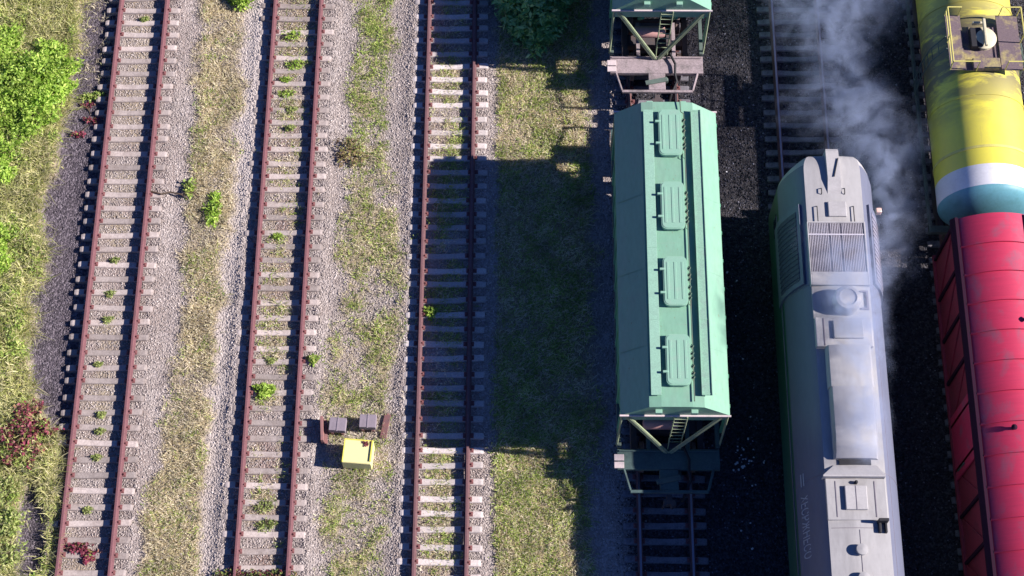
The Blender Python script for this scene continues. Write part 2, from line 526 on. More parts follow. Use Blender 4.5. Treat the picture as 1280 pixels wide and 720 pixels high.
# sleeper beds: keep the surface just under the sleeper tops there
nx, ny = len(gx), len(gy)
idx = np.arange(nx * ny).reshape(ny, nx)
F = np.stack([idx[:-1, :-1], idx[:-1, 1:], idx[1:, 1:], idx[1:, :-1]], -1).reshape(-1, 4)
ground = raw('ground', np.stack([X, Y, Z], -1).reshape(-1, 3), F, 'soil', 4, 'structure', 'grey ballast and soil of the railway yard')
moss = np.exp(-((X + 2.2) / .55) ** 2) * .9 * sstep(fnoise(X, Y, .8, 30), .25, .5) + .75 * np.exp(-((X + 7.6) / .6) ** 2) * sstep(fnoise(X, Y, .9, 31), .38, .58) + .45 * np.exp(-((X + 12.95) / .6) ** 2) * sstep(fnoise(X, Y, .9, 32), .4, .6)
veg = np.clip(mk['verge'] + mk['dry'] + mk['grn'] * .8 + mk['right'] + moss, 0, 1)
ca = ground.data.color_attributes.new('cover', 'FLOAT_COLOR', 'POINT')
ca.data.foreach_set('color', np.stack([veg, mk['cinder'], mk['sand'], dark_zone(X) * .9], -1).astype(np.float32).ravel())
st_ = .85 * np.exp(-((X + 7.55) / .62) ** 2) * sstep(fnoise(X, Y, 1.2, 33), .25, .55) + .6 * np.exp(-((X + 2.15) / 1.0) ** 2) * sstep(fnoise(X, Y, 1.2, 34), .3, .55) + .45 * np.exp(-((X + 12.5) / 1.3) ** 2) * sstep(fnoise(X, Y, 1.2, 35), .35, .6)
cs = ground.data.color_attributes.new('stain', 'FLOAT_COLOR', 'POINT')
cs.data.foreach_set('color', np.stack([st_, st_, st_, st_ * 0 + 1], -1).astype(np.float32).ravel())
ground.data.shade_smooth()

# ------------------------------------------------------------------ tracks
SP = .515
def rail_mesh():
    mb = MB()
    prof = [(-.085, .03), (.085, .03), (.085, .046), (.03, .064), (.010, .075), (.010, .185), (.040, .198), (.040, .226), (.032, .234), (-.032, .234), (-.040, .226), (-.040, .198), (-.010, .185), (-.010, .075), (-.03, .064), (-.085, .046)]
    mb.prism_y(prof, -16, 18)
    return mb
def sleeper_mesh():
    mb = MB()
    xs = [-1.28, -1.21, -.92, -.55, -.2, .2, .55, .92, 1.21, 1.28]
    top = [.0, .018, .022, .012, -.012, -.012, .012, .022, .018, .0]
    hw = [.085, .098, .102, .097, .09, .09, .097, .102, .098, .085]
    rings = []
    for x, t, w in zip(xs, top, hw):
        rings.append([(x, -w - .03, -.2), (x, w + .03, -.2), (x, w + .005, t - .02), (x, w - .015, t), (x, -w + .015, t), (x, -w - .005, t - .02)])
    return mb.loft(rings)
def fasten_mesh():
    mb = MB()
    mb.box(-.17, .17, -.08, .08, .012, .030)
    for s in (-1, 1):
        mb.box(s * .115 - .045, s * .115 + .045, -.05, .05, .03, .062, .008)
        mb.lathe([(.024, .0), (.024, .06), (.012, .075)], (s * .12, 0, .03), 'z', 8)
    return mb

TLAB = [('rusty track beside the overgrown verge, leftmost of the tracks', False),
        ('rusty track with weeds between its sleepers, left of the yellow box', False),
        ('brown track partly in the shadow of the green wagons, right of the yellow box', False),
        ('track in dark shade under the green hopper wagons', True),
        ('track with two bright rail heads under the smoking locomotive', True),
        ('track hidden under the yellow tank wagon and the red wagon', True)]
rail0 = sleep0 = sleepd0 = fast0 = None
yss = np.arange(Y0, Y1, SP)
for ti, xc in enumerate(TRACKS):
    t = thing('railway_track', TLAB[ti][0], 'railway track', (xc, 0, 0), 0, 'parallel railway tracks of the yard')
    dark = TLAB[ti][1]
    rm = 'rail_worn' if ti >= 3 else ('rust_brown' if ti == 2 else 'rust')
    for s in (-1, 1):
        if rail0 is None:
            r = rail0 = rail_mesh().build('rail', rm, t)
        else:
            r = rail0.copy()
            COL.objects.link(r)
            r.parent = t
            if rm != 'rust':
                r.data = bpy.data.meshes.get(rm) or r.data.copy()
                if r.data.name != rm:
                    r.data.name = rm
                    r.data.materials[0] = M[rm]
        r.location = (s * GA, 0, 0)
    if sleep0 is None:
        proto = sleeper_mesh().build('sleeper', 'sleeper', t)
        sleep0 = proto.data
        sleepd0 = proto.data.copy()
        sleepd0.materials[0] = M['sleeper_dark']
        sleepp0 = proto.data.copy()
        sleepp0.materials[0] = M['sleeper_pale']
        fp = fasten_mesh().build('rail_fastening', 'rust_clip', proto)
        fast0 = fp.data
        bpy.data.objects.remove(fp)
        bpy.data.objects.remove(proto)
    for k, y in enumerate(yss):
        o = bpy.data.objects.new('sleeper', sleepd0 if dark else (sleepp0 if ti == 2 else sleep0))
        COL.objects.link(o)
        o.parent = t
        o.location = (random.uniform(-.03, .03), y + ti * .17 + random.uniform(-.035, .035), random.uniform(-.022, .004))
        o.rotation_euler = (0, 0, R(random.gauss(0, 1.0)))
        if ti < 4:
            for s in (-1, 1):
                f = bpy.data.objects.new('rail_fastening', fast0)
                COL.objects.link(f)
                f.parent = o
                f.location = (s * GA, 0, 0)

# ------------------------------------------------------------------ ballast stones
def stones(name, mat, n, dens, smin, smax, label):
    x = rng.uniform(-17, 18.5, n)
    y = rng.uniform(-12.4, 13.8, n)
    mk = masks(x, y)
    keep = rng.random(n) < dens(x, y, mk)
    for ti, xc in enumerate(TRACKS):
        for s in (-1, 1):
            keep &= ~(np.abs(x - xc - s * GA) < .10)
        ph = ((y - Y0 - ti * .17 + SP / 2) % SP) - SP / 2
        on = (np.abs(x - xc) < 1.30) & (np.abs(ph) < .115)
        keep &= ~(on & (rng.random(n) < np.where(np.abs(x - xc) < .8, .93, .72)))
    x, y = x[keep], y[keep]
    mk = {k: v[keep] for k, v in mk.items()}
    z = gz(x, y, mk)
    n = len(x)
    s = rng.uniform(smin, smax, n) * rng.uniform(.7, 1.2, n)
    base = np.array([[1, 0, 0], [-1, 0, 0], [0, 1, 0], [0, -1, 0], [0, 0, 1], [0, 0, -1]], float)
    v = base[None] * rng.uniform(.55, 1.25, (n, 6, 1)) + rng.normal(0, .18, (n, 6, 3))
    # random rotation
    q = rng.normal(size=(n, 4))
    q /= np.linalg.norm(q, axis=1, keepdims=True)
    a, b, c, d = q.T
    Rm = np.stack([1 - 2 * (c * c + d * d), 2 * (b * c - a * d), 2 * (b * d + a * c), 2 * (b * c + a * d), 1 - 2 * (b * b + d * d), 2 * (c * d - a * b), 2 * (b * d - a * c), 2 * (c * d + a * b), 1 - 2 * (b * b + c * c)], -1).reshape(n, 3, 3)
    v = np.einsum('nij,nkj->nki', Rm, v) * s[:, None, None] * .5
    v += np.stack([x, y, z + s * .06], -1)[:, None]
    f = np.array([[0, 2, 4], [2, 1, 4], [1, 3, 4], [3, 0, 4], [2, 0, 5], [1, 2, 5], [3, 1, 5], [0, 3, 5]])
    F = (f[None] + (np.arange(n) * 6)[:, None, None]).reshape(-1, 3)
    return raw(name, v.reshape(-1, 3), F, mat, 3, 'stuff', label)

def d_light(x, y, mk):
    veg = np.clip(mk['verge'] + mk['dry'] + mk['grn'] + mk['right'], 0, 1)
    return (1 - .93 * veg) * (1 - mk['cinder']) * (1 - .75 * mk['sand']) * (1 - dark_zone(x)) * np.where(np.abs(x + 2.2) < .65, .3, 1) * np.where(np.abs(x + 7.6) < .65, .6, 1) * np.where(np.abs(x + 12.95) < .65, .75, 1) * np.where((x > -.4) & (x < 3.5), .35, 1)
def d_cinder(x, y, mk):
    return mk['cinder'] * (1 - mk['verge'])
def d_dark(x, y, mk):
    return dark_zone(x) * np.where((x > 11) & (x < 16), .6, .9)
stones('ballast_gravel', 'stone', 400000, d_light, .036, .068, 'pale grey crushed stone ballast around the three open tracks')
stones('cinder_gravel', 'cinder', 240000, d_cinder, .03, .055, 'fine dark purple grey cinder between verge and leftmost track')
stones('oily_shaded_gravel', 'stone_dark', 170000, d_dark, .045, .085, 'dark oily ballast with the wagon shade put into its colour')

# ------------------------------------------------------------------ grass
def blades(name, mat, n, dens, hmin, hmax, wid, label, per=5, spread=.07, lean=(.2, 1.1), box=(-19.5, 4, -12.5, 14)):
    x = rng.uniform(box[0], box[1], n)
    y = rng.uniform(box[2], box[3], n)
    mk = masks(x, y)
    keep = rng.random(n) < dens(x, y, mk)
    for xc in TRACKS:
        for s in (-1, 1):
            keep &= ~(np.abs(x - xc - s * GA) < .13)
    x, y = x[keep], y[keep]
    x = np.repeat(x, per) + rng.normal(0, spread, len(x) * per)
    y = np.repeat(y, per) + rng.normal(0, spread, len(y) * per)
    z = gz(x, y) - .01
    return blade_mesh(name, mat, x, y, z, hmin, hmax, wid, lean, label)

def blade_mesh(name, mat, x, y, z, hmin, hmax, wid, lean, label, kind='stuff', wind=(.5, -.2)):
    n = len(x)
    h = rng.uniform(hmin, hmax, n) * (.55 + .9 * fnoise(x, y, 1.0, 40))
    az = rng.uniform(0, 2 * math.pi, n)
    ln = rng.uniform(lean[0], lean[1], n)
    dx, dy = np.cos(az) * np.sin(ln) + wind[0] * .4, np.sin(az) * np.sin(ln) + wind[1] * .4
    dz = np.cos(ln) + .12
    sx, sy = -np.sin(az + rng.normal(0, .5, n)), np.cos(az)
    w = wid * rng.uniform(.6, 1.3, n)
    p = np.stack([x, y, z], -1)
    d = np.stack([dx, dy, dz], -1)
    s = np.stack([sx, sy, np.zeros(n)], -1) * w[:, None] * .5
    mid = p + d * (h * .55)[:, None]
    tip = p + d * h[:, None] + np.stack([dx * h * .35, dy * h * .35, -h * .22], -1)
    V = np.stack([p - s, p + s, mid + s * .8, mid - s * .8, tip], 1)
    b = np.arange(n) * 5
    Fq = np.stack([b, b + 1, b + 2, b, b + 2, b + 3, b + 3, b + 2, b + 4], -1).reshape(-1, 3)
    return raw(name, V.reshape(-1, 3), Fq, mat, 3, kind, label)

g_hi = lambda x, y: sstep(fnoise(x, y, 1.1, 50), .42, .62)
def gd_dry(x, y, mk):
    return np.clip(mk['verge'] * (.85 - .5 * g_hi(x, y)) + .16 * mk['cinder'] * sstep(y, 6.5, 8) + mk['dry'] + mk['grn'] * .55 * (1 - sstep(y, 4.5, 6)) + mk['right'] * .75 + .35 * np.exp(-((x + 2.2) / .5) ** 2) + .3 * np.exp(-((x + 7.6) / .5) ** 2) * sstep(fnoise(x, y, .9, 31), .38, .58), 0, 1)
def gd_green(x, y, mk):
    return np.clip(mk['verge'] * (.22 + .6 * g_hi(x, y)) + mk['dry'] * .30 * g_hi(x, y) + mk['grn'] * (.5 + .7 * sstep(y, 4, 6)) + mk['right'] * .8 * (.4 + g_hi(x, y)) + (.55 + .45 * sstep(y, -4, -2) * (1 - sstep(y, 6.5, 7.5)) ) * np.exp(-((x + 2.2) / .5) ** 2) * sstep(fnoise(x, y, .8, 30), .3, .5) + .30 * np.exp(-((x + 7.6) / .5) ** 2) * sstep(fnoise(x, y, .9, 31), .42, .6), 0, 1)
blades('dry_grass', 'grass_dry', 56000, gd_dry, .08, .22, .022, 'straw coloured dry grass between the tracks and on the verge', 6)
blades('green_grass', 'grass_green', 60000, gd_green, .08, .22, .022, 'green grass growing through the ballast and on the verge', 6)

blades('tall_grass', 'grass_lime', 16000, lambda x, y, mk: mk['verge'] * (.35 + .5 * (1 - g_hi(x, y))), .28, .55, .028, 'tall windblown yellow green grass of the overgrown verge', 6, .10, (.3, 1.2), (-19.5, -13.5, -12.5, 14))
# tall herbs of the verge, one mass nobody could count
def leaves(n, cen, rad, size, up=.5, hollow=.35, stretch=1.7):
    """leaf shaped quads filling an uneven dome"""
    cen, rad = np.array(cen, float), np.array(rad, float)
    u = rng.normal(size=(n * 2, 3))
    u /= np.linalg.norm(u, axis=1, keepdims=True)
    u = u[u[:, 2] > -.35][:n]
    n = len(u)
    rr = rng.random(n) ** .45 * (1 - hollow) + hollow
    az = np.arctan2(u[:, 1], u[:, 0])
    lump = 1 + .22 * np.sin(az * 3 + cen[0]) + .16 * np.sin(az * 5 + cen[1] * 2) + .2 * np.sin(u[:, 2] * 7 + az * 2)
    p = cen + u * rad * (rr * lump)[:, None]
    d = u * .7 + rng.normal(0, .6, (n, 3))
    d[:, 2] *= .6
    d /= np.linalg.norm(d, axis=1, keepdims=True)
    nrm = rng.normal(0, .55, (n, 3)) + np.array([0, 0, up + .3])
    s = np.cross(d, nrm)
    s /= np.linalg.norm(s, axis=1, keepdims=True) + 1e-9
    L = size * rng.uniform(.6, 1.35, n)
    d2 = d * (L * stretch * .5)[:, None]
    s2 = s * (L * .5)[:, None]
    V = np.stack([p - d2, p + s2 - d2 * .1, p + d2 + np.array([0, 0, -.15]) * L[:, None], p - s2 - d2 * .1], 1)
    return V
def leaf_obj(name, mat, Vs, **k):
    V = np.concatenate(Vs)
    return raw(name, V.reshape(-1, 3), np.arange(len(V) * 4).reshape(-1, 4), mat, 4, **k)

def bush(name, label, cat, x, y, clumps, mat, n, size, group=None, hgt=1., stretch=1.7):
    """clumps: (dx, dy, rx, ry, rz)"""
    z = float(gz(np.array([x]), np.array([y]))[0])
    t = thing(name, label, cat, (x, y, z), 0, group)
    Vs = []
    st = MB()
    for dx, dy, rx, ry, rz in clumps:
        m = int(n * rx * ry / sum(c[2] * c[3] for c in clumps))
        Vs.append(leaves(m, (dx, dy, rz * .45), (rx, ry, rz * .75), size, stretch=stretch))
        for k in range(5):
            a = random.uniform(0, 6.28)
            st.tube([(0, 0, -.03), (dx * .6, dy * .6, .05 * rz), (dx + .3 * rx * math.cos(a), dy + .3 * ry * math.sin(a), rz * .4), (dx + .75 * rx * math.cos(a), dy + .75 * ry * math.sin(a), rz * .8)], .012, 5)
    leaf_obj('foliage', mat, Vs, parent=t)
    st.build('stems', 'twig', t)
    return t

herb = []
n = 520
hx = rng.uniform(-19.5, -14.2, n)
hy = rng.uniform(-12, 13.5, n)
vm = masks(hx, hy)['verge']
for x, y, v in zip(hx, hy, vm):
    if v > .6 and fnoise(np.array([x]), np.array([y]), 1.6, 60)[0] > .46:
        r = random.uniform(.16, .38)
        herb.append(leaves(85, (x, y, .08), (r, r, random.uniform(.12, .28)), .045, stretch=2.4))
leaf_obj('undergrowth', 'leaf_mid', herb, kind='stuff', label='low mixed green herbs covering the overgrown verge')

bush('bright_bush', 'large bright green leafy bush on the verge beside the leftmost track', 'bush', -16.5, 7.6,
     [(0, 0, 1.1, 1.0, .8), (.9, .4, .6, .7, .55), (-.9, -.4, 1.0, .9, .7), (.3, -1.3, .8, .8, .5), (-1.2, .8, .8, .8, .7), (.5, 1.1, .5, .5, .5), (.75, -.6, .5, .5, .5), (-.2, -2.0, .5, .5, .4), (1.15, -.2, .35, .4, .3), (.7, 1.2, .4, .4, .35), (-.9, -1.6, .6, .6, .45), (-.9, 1.7, .5, .5, .4)], 'leaf_bright', 15000, .062, None, 1, 2.2)
bush('bright_bush', 'smaller bright green bush below the large bright bush at the left edge', 'bush', -17.2, 4.6,
     [(0, 0, .5, .8, .5), (-.4, .6, .5, .5, .45), (.3, -.6, .3, .35, .3)], 'leaf_bright', 2600, .06, None, 1, 2.2)
bush('bright_bush', 'low bright green bush on the verge beside the middle of the leftmost track', 'bush', -16.85, 1.6,
     [(0, 0, .45, .6, .45), (.1, -.9, .4, .4, .35), (-.4, .6, .3, .4, .3)], 'leaf_bright', 1900, .06, None, 1, 2.2)
bush('red_shrub', 'dark red leaved shrub spilling over the cinder toward the leftmost track', 'shrub', -15.05, -5.0,
     [(0, 0, .45, .4, .5), (-.3, .55, .3, .35, .45), (.5, -.05, .4, .13, .3), (-.25, -.6, .35, .35, .35), (.3, -.62, .3, .25, .3), (-.7, -.15, .3, .4, .4), (.15, .75, .2, .25, .35), (-.55, -1.0, .3, .25, .3), (.1, -1.1, .2, .2, .25)], 'leaf_red', 900, .075)
bush('yellowish_shrub', 'yellow green weedy shrub beside the red shrub at the lower left corner', 'shrub', -15.3, -8.0,
     [(0, 0, .45, .5, .4), (-.3, 1.0, .4, .5, .35), (.1, -1.0, .45, .4, .35), (-.6, -.3, .3, .35, .3)], 'leaf_tuft', 1200, .055, None, 1, 2.2)
bush('dark_shrub', 'dense dark green shrub in the shadow of the farther green wagon', 'shrub', .75, 10.55,
     [(0, -.2, 1.1, 1.0, 1.6), (.65, .4, .85, 1.0, 1.6), (-.65, .2, .9, .95, 1.4), (-.9, .9, .7, .8, 1.2), (.05, -1.1, .7, .6, .9), (-.4, -.8, .6, .5, .9), (.5, -.8, .5, .5, 1.0), (.1, 1.5, 1.2, .9, 1.5)], 'leaf_dark', 7000, .10, None, 1, 2.8)
bush('bright_weed', 'round bright green weed growing inside the second track from the left', 'weed', -7.85, -3.62,
     [(0, 0, .27, .24, .26), (.2, .03, .18, .17, .2)], 'leaf_bright', 420, .07)
bush('bright_weed', 'bright green bushy weed at the top end of the dry grass strip', 'weed', -9.5, 10.95,
     [(0, 0, .42, .32, .4), (-.3, .2, .3, .3, .3)], 'leaf_bright', 520, .085)
bush('bright_weed', 'small green weed on gravel beside the leftmost track', 'weed', -10.8, 3.6,
     [(0, 0, .2, .38, .2)], 'leaf_mid', 160, .07)
bush('bright_weed', 'bright green weed at the edge of the dry grass strip', 'weed', -9.95, 2.7,
     [(0, 0, .28, .42, .25), (.05, .5, .18, .3, .2)], 'leaf_bright', 330, .06, None, 1, 3.0)
bush('bright_weed', 'green weed against the left rail of the track in the wagon shadow', 'weed', -2.62, -.9,
     [(0, 0, .2, .2, .25)], 'leaf_bright', 160, .07)
bush('bright_weed', 'small green weed against the right rail of the second track', 'weed', -6.35, -2.55,
     [(0, 0, .18, .17, .2)], 'leaf_mid', 130, .07)
bush('brown_weed', 'brownish withered weed at the foot of the green grass strip', 'weed', -5.55, 5.1,
     [(0, 0, .42, .42, .35), (.3, -.35, .3, .3, .25), (-.2, -.3, .25, .3, .2)], 'leaf_brown', 420, .05)
bush('red_weed', 'low reddish weed spreading across the leftmost track near the lower edge', 'weed', -13.25, -8.75,
     [(0, 0, .38, .2, .18), (.4, -.25, .25, .22, .16)], 'leaf_red', 300, .065)
bush('red_weed', 'mixed reddish weed across the lower end of the second track', 'weed', -7.8, -9.75,
     [(0, 0, .6, .35, .3), (-.75, .1, .4, .3, .25), (.75, .1, .45, .3, .25)], 'leaf_mixed', 800, .055)
bush('red_weed', 'small crimson creeper on the cinder beside the leftmost track', 'weed', -14.35, 6.2,
     [(0, 0, .3, .12, .12), (-.2, .6, .25, .1, .1), (-.4, -.55, .25, .12, .1)], 'leaf_red', 170, .06)
bush('yellow_weed', 'yellow green creeping weed on cinder beside the leftmost track', 'weed', -14.3, 7.15,
     [(0, 0, .4, .16, .15), (-.35, -.1, .25, .16, .15)], 'leaf_mid', 220, .06)
for x, y, r, mt, gp in [(-13.04, .93, .17, 'leaf_mid', 0), (-13.06, -.27, .2, 'leaf_mid', 0), (-13.04, -1.2, .2, 'leaf_mid', 0), (-13.2, -2.75, .16, 'leaf_mid', 0),
                    (-12.93, -4.43, .17, 'leaf_bright', 0), (-12.93, -5.0, .18, 'leaf_bright', 0), (-12.93, -5.86, .18, 'leaf_bright', 0), (-13.05, -7.55, .18, 'leaf_mid', 0), (-12.9, 10.2, .18, 'leaf_bright', 0),
                    (-7.7, 9.57, .28, 'leaf_bright', 1), (-7.5, 8.4, .3, 'leaf_bright', 1), (-7.82, 7.78, .18, 'leaf_bright', 1), (-7.76, 7.21, .26, 'leaf_bright', 1), (-7.54, 6.61, .16, 'leaf_mid', 1), (-7.55, 5.9, .15, 'leaf_mid', 1), (-7.75, 1.83, .16, 'leaf_bright', 1), (-7.7, -2.6, .15, 'leaf_mid', 1), (-7.6, -7.4, .3, 'leaf_mid', 1), (-7.5, -8.0, .3, 'leaf_mid', 1)]:
    mt = 'leaf_tuft' if not gp or mt == 'leaf_mid' else mt
    r *= .82 if not gp else 1.
    bush('green_tuft', ['small green tuft between the sleepers of the leftmost track', 'small green tuft between the sleepers of the second track'][gp], 'weed', x, y, [(0, 0, r, r * .75, .15), (r * .5, r * .2, r * .6, r * .5, .12), (-r * .6, -r * .1, r * .6, r * .45, .10)], mt, 190, .034,
         ['tufts between the sleepers of the leftmost track', 'tufts between the sleepers of the second track'][gp], 1, 3.0)

# ------------------------------------------------------------------ small ground items
t = thing('equipment_box', 'pale yellow metal box standing on the gravel between two tracks', 'box', (-4.745, -5.80, -.05), R(-4.5))
MB().box(-.45, .45, -.38, .38, 0, .58, .012).build('body', 'yellow_box', t)
MB().box(-.435, .435, -.365, .365, .583, .60, .006).build('lid', 'yellow_box', t)
mb = MB()
mb.box(-.45, -.41, -.38, .38, .603, .64, .006)
mb.box(.40, .45, -.30, .38, .603, .65, .006)
mb.box(-.405, .395, .355, .385, .603, .63, .006)
mb.build('rim', 'yellow_rim', t)
lf = leaves(40, (.24, .26, .62), (.10, .08, .03), .05)
leaf_obj('dead_leaves', 'leaf_red', [lf], kind='stuff', parent=t)
for (x, y, rz), lab in zip([(-5.43, -4.83, R(-4)), (-4.49, -4.72, R(-2))], ['dark grey steel block beside the standing rusty plate, above the yellow box', 'dark grey steel block beside the lying rusty plate, above the yellow box']):
    t = thing('steel_block', lab, 'block', (x, y, -.06), rz, 'steel blocks above the yellow box')
    MB().box(-.26, .26, -.215, .215, .16, .40, .012).build('top', 'block_grey', t)
    mb = MB()
    mb.box(-.02, .02, -.24, .24, .402, .415, .004)
    mb.build('seam', 'block_grey', t)
    for lx in (-.16, .16):
        for ly in (-.18, .18):
            MB().box(lx - .035, lx + .035, ly - .05, ly + .05, 0, .16).build('leg', 'plate_rust', t)
t = thing('rusty_plate', 'narrow rusty steel plate standing upright left of the grey blocks', 'plate', (-5.92, -4.96, -.07), R(4))
MB().box(-.045, .045, -.40, .40, 0, .40, .008).build('web', 'plate_rust', t)
MB().box(.048, .14, -.40, .40, .0, .03, .006).build('flange', 'plate_rust', t)
t = thing('rusty_plate', 'reddish rusty steel plate leaning by the track right of the grey blocks', 'plate', (-3.96, -4.75, -.06), R(-9))
MB().box(-.10, .11, -.42, .36, .03, .055, .006, (0, R(-12), 0)).build('web', 'plate_rust', t)
MB().box(-.02, .04, -.42, .42, 0, .028, .004).build('flange', 'plate_rust', t)
mb = MB()
pts = [(-12.1, 3.46), (-11.7, 3.34), (-11.4, 3.42), (-11.05, 3.33), (-10.65, 3.42), (-10.45, 3.2)]
mb.tube([(x, y, .03 + .02 * (i % 2)) for i, (x, y) in enumerate(pts)], .03, 6)
mb.tube([(-11.05, 3.33, .04), (-10.8, 3.15, .06)], .018, 5)
tag(mb.build('fallen_branch', 'twig'), 'thin dark branch lying on the gravel beside the leftmost track', 'branch')
mb = MB()
for k in range(42):
    x = random.gauss(7.35, .28)
    y = random.choice([random.uniform(-10, 5), random.gauss(-5.9, .35), random.gauss(-5.9, .35)])
    s = random.uniform(.010, .028)
    mb.box(x - s, x + s, y - s, y + s * 1.5, .0, .015 + s, 0, (random.uniform(-.4, .4), random.uniform(-.4, .4), random.uniform(0, 3)))
tag(mb.build('litter', 'white_band'), 'scattered white scraps on the dark ballast beside the green wagon', None, None, 'stuff')

# ------------------------------------------------------------------ running gear shared by the wagons
def wheelset(parent, y):
    w = MB()
    w.lathe([(.07, -.95), (.07, .95)], (0, y, .69), 'x', 12)
    for s in (-1, 1):
        w.lathe([(.09, s * .72), (.40, s * .725), (.505, s * .73), (.48, s * .755), (.475, s * .86), (.40, s * .855), (.10, s * .84)], (0, y, .69), 'x', 28)
    return w.build('wheelset', 'wheel', parent, None, 40)
def bogie(parent, y, wb=1.85):
    b = bpy.data.objects.new('bogie', None)
    COL.objects.link(b)
    b.parent = parent
    b.location = (0, y, 0)
    wheelset(b, -wb / 2)
    wheelset(b, wb / 2)
    f = MB()
    for s in (-1, 1):
        x = s * 1.02
        f.prism_x([(-1.25, .62), (-1.25, .82), (-.7, .98), (.7, .98), (1.25, .82), (1.25, .62), (.75, .62), (.45, .45), (-.45, .45), (-.75, .62)], x - .09, x + .09)
    f.box(-.93, .93, -.22, .22, .60, .92, .02)
    f.build('side_frame', 'bogie', b)
    return b
def coupler(parent, y, s, reach):
    c = MB()
    c.box(-.09, .09, min(y, y + s * (reach - .22)), max(y, y + s * (reach - .22)), .98, 1.16, .02)
    yk = y + s * (reach - .11)
    c.prism_z([(-.17, yk - s * .13), (.17, yk - s * .13), (.20, yk + s * .03), (.08, yk + s * .10), (.02, yk), (-.10, yk + s * .02), (-.20, yk + s * .10)], .92, 1.20)
    return c.build('coupler', 'bogie', parent)

# ------------------------------------------------------------------ hopper wagon
def make_hopper():
    t = thing('hopper_wagon', 'whole green roofed hopper wagon with four roof hatches', 'wagon', (4.80, -.70, 0), 0, 'green hopper wagons on the fourth track')
    L = 5.05
    # body with inward sloping ends; three funnels under the floor
    b = MB()
    b.prism_x([(-L, 3.80), (L, 3.80), (L, 3.45), (3.55, 1.45), (-3.55, 1.45), (-L, 3.45)], -1.53, 1.53)
    b.build('body', 'hopper_side', t)
    for yc in (-2.3, 0, 2.3):
        q = MB()
        q.loft([[(-1.4, yc - 1.1, 1.445), (1.4, yc - 1.1, 1.445), (1.4, yc + 1.1, 1.445), (-1.4, yc + 1.1, 1.445)], [(-.7, yc - .3, .45), (.7, yc - .3, .45), (.7, yc + .3, .45), (-.7, yc + .3, .45)]])
        q.build('discharge_funnel', 'hopper_side', t)
    for s in (-1, 1):
        for k in range(11):
            y = -4.7 + k * .94
            MB().box((1.60 if s > 0 else -1.53) - .04, (1.60 if s > 0 else -1.53) + .04, y - .06, y + .06, 1.45, 3.72, .01).build('rib', 'hopper_side', t)
        MB().box(s * 1.50 - .06, s * 1.50 + .06, -L - .16, L + .16, 1.18, 1.43, .01).build('side_sill', 'frame_dark', t)
    # roof
    r = MB()
    prof = [(-1.60, 3.80), (1.60, 3.80), (1.60, 3.86), (.80, 4.52), (.45, 4.565), (-.45, 4.565), (-.80, 4.52), (-1.60, 3.82)]
    r.prism_y(prof, -L, L)
    roof = r.build('roof', 'hopper', t)
    for s in (-1, 1):
        e = MB()
        e.box(-1.63, 1.63, s * (L + .03) - .027, s * (L + .03) + .027, 3.84, 3.90, .008)
        e.build('end_trim', 'edge_pink', t)
        e = MB()
        e.box(-1.52, 1.52, s * (L + .005) - .003, s * (L + .005) + .03, 3.46, 3.82)
        e.build('end_panel', 'hopper', t)
        for x in (-.52, .52):
            MB().box(x - .10, x + .10, s * (L + .07) - .06, s * (L + .07) + .06, 4.22, 4.40, .01).build('roof_bracket', 'hatch', t)
    for y in (-3.1, -.62, 1.86):
        for q in (-1, 1):
            MB().prism_y([(q * .82, 4.50), (q * 1.585, 3.868), (q * 1.585, 3.876), (q * .82, 4.512)], y - .012, y + .012).build('weld_seam', 'hopper', roof)
    # raised walkways along the roof
    for s, mt in ((-1, 'walk'), (1, 'walk_grey')):
        xc = -.60 if s < 0 else .87
        w = MB()
        w.box(xc - .15, xc + .15, -4.72, 4.72, 4.625, 4.655, .006)
        for k in range(5):
            y = -4.7 + k * 2.34
            w.box(xc - .15, xc + .15, y + .005, y + .03, 4.656, 4.664)
        if s > 0:
            w.box(xc - .155, xc - .135, -4.72, 4.72, 4.657, 4.69)
            w.box(xc + .135, xc + .155, -4.72, 4.72, 4.657, 4.69)
        walk = w.build('roof_walkway', mt, t)
        sp_ = MB()
        for k in range(9):
            y = -4.6 + k * 1.15
            sp_.box(xc - .12, xc + .12, y - .03, y + .03, 4.45, 4.623)
        sp_.build('bracket', mt, walk)
    for k in range(4):
        yc = 3.88 - k * 2.51
        h = MB()
        h.prism_z(rrect(-.30, .42, yc - .80, yc + .80, .17), 4.58, 4.69)
        h.prism_z(rrect(-.27, .39, yc - .77, yc + .77, .15), 4.692, 4.705)
        for x in (-.16, .06, .28):
            h.box(x - .035, x + .035, yc - .60, yc + .60, 4.703, 4.716, .004)
        hat = h.build('hatch', 'hatch', t, (0, 0, .055))
        g = MB()
        g.prism_z(rrect(-.26, .38, yc - .76, yc + .76, .15), 4.48, 4.585)
        g.build('coaming', 'hopper', hat)
        for y in (yc + .38, yc - .38):
            MB().box(-.40, -.24, y - .035, y + .035, 4.63, 4.72, .01).build('hinge', 'hatch', hat)
        c = MB()
        for y in (-.55, -.42, -.2, .05, .2, .42):
            c.box(.40, .52, yc + y - .025, yc + y + .025, 4.60, 4.68, .006)
            c.tube([(.46, yc + y - .1, 4.68), (.52, yc + y, 4.72), (.46, yc + y + .06, 4.66)], .018, 5)
        c.build('latch', 'rod', hat)
    rd = MB()
    rd.tube([(.50, -4.9, 4.63), (.50, 4.6, 4.63), (.42, 4.66, 4.63), (.40, 5.08, 4.66)], .018, 6)
    for y in (-1.9, .6, 3.0):
        rd.tube([(.50, y, 4.63), (.43, y + .05, 4.66), (.43, y + .15, 4.66), (.50, y + .2, 4.63)], .012, 5)
    rd.build('locking_rod', 'rod', t)
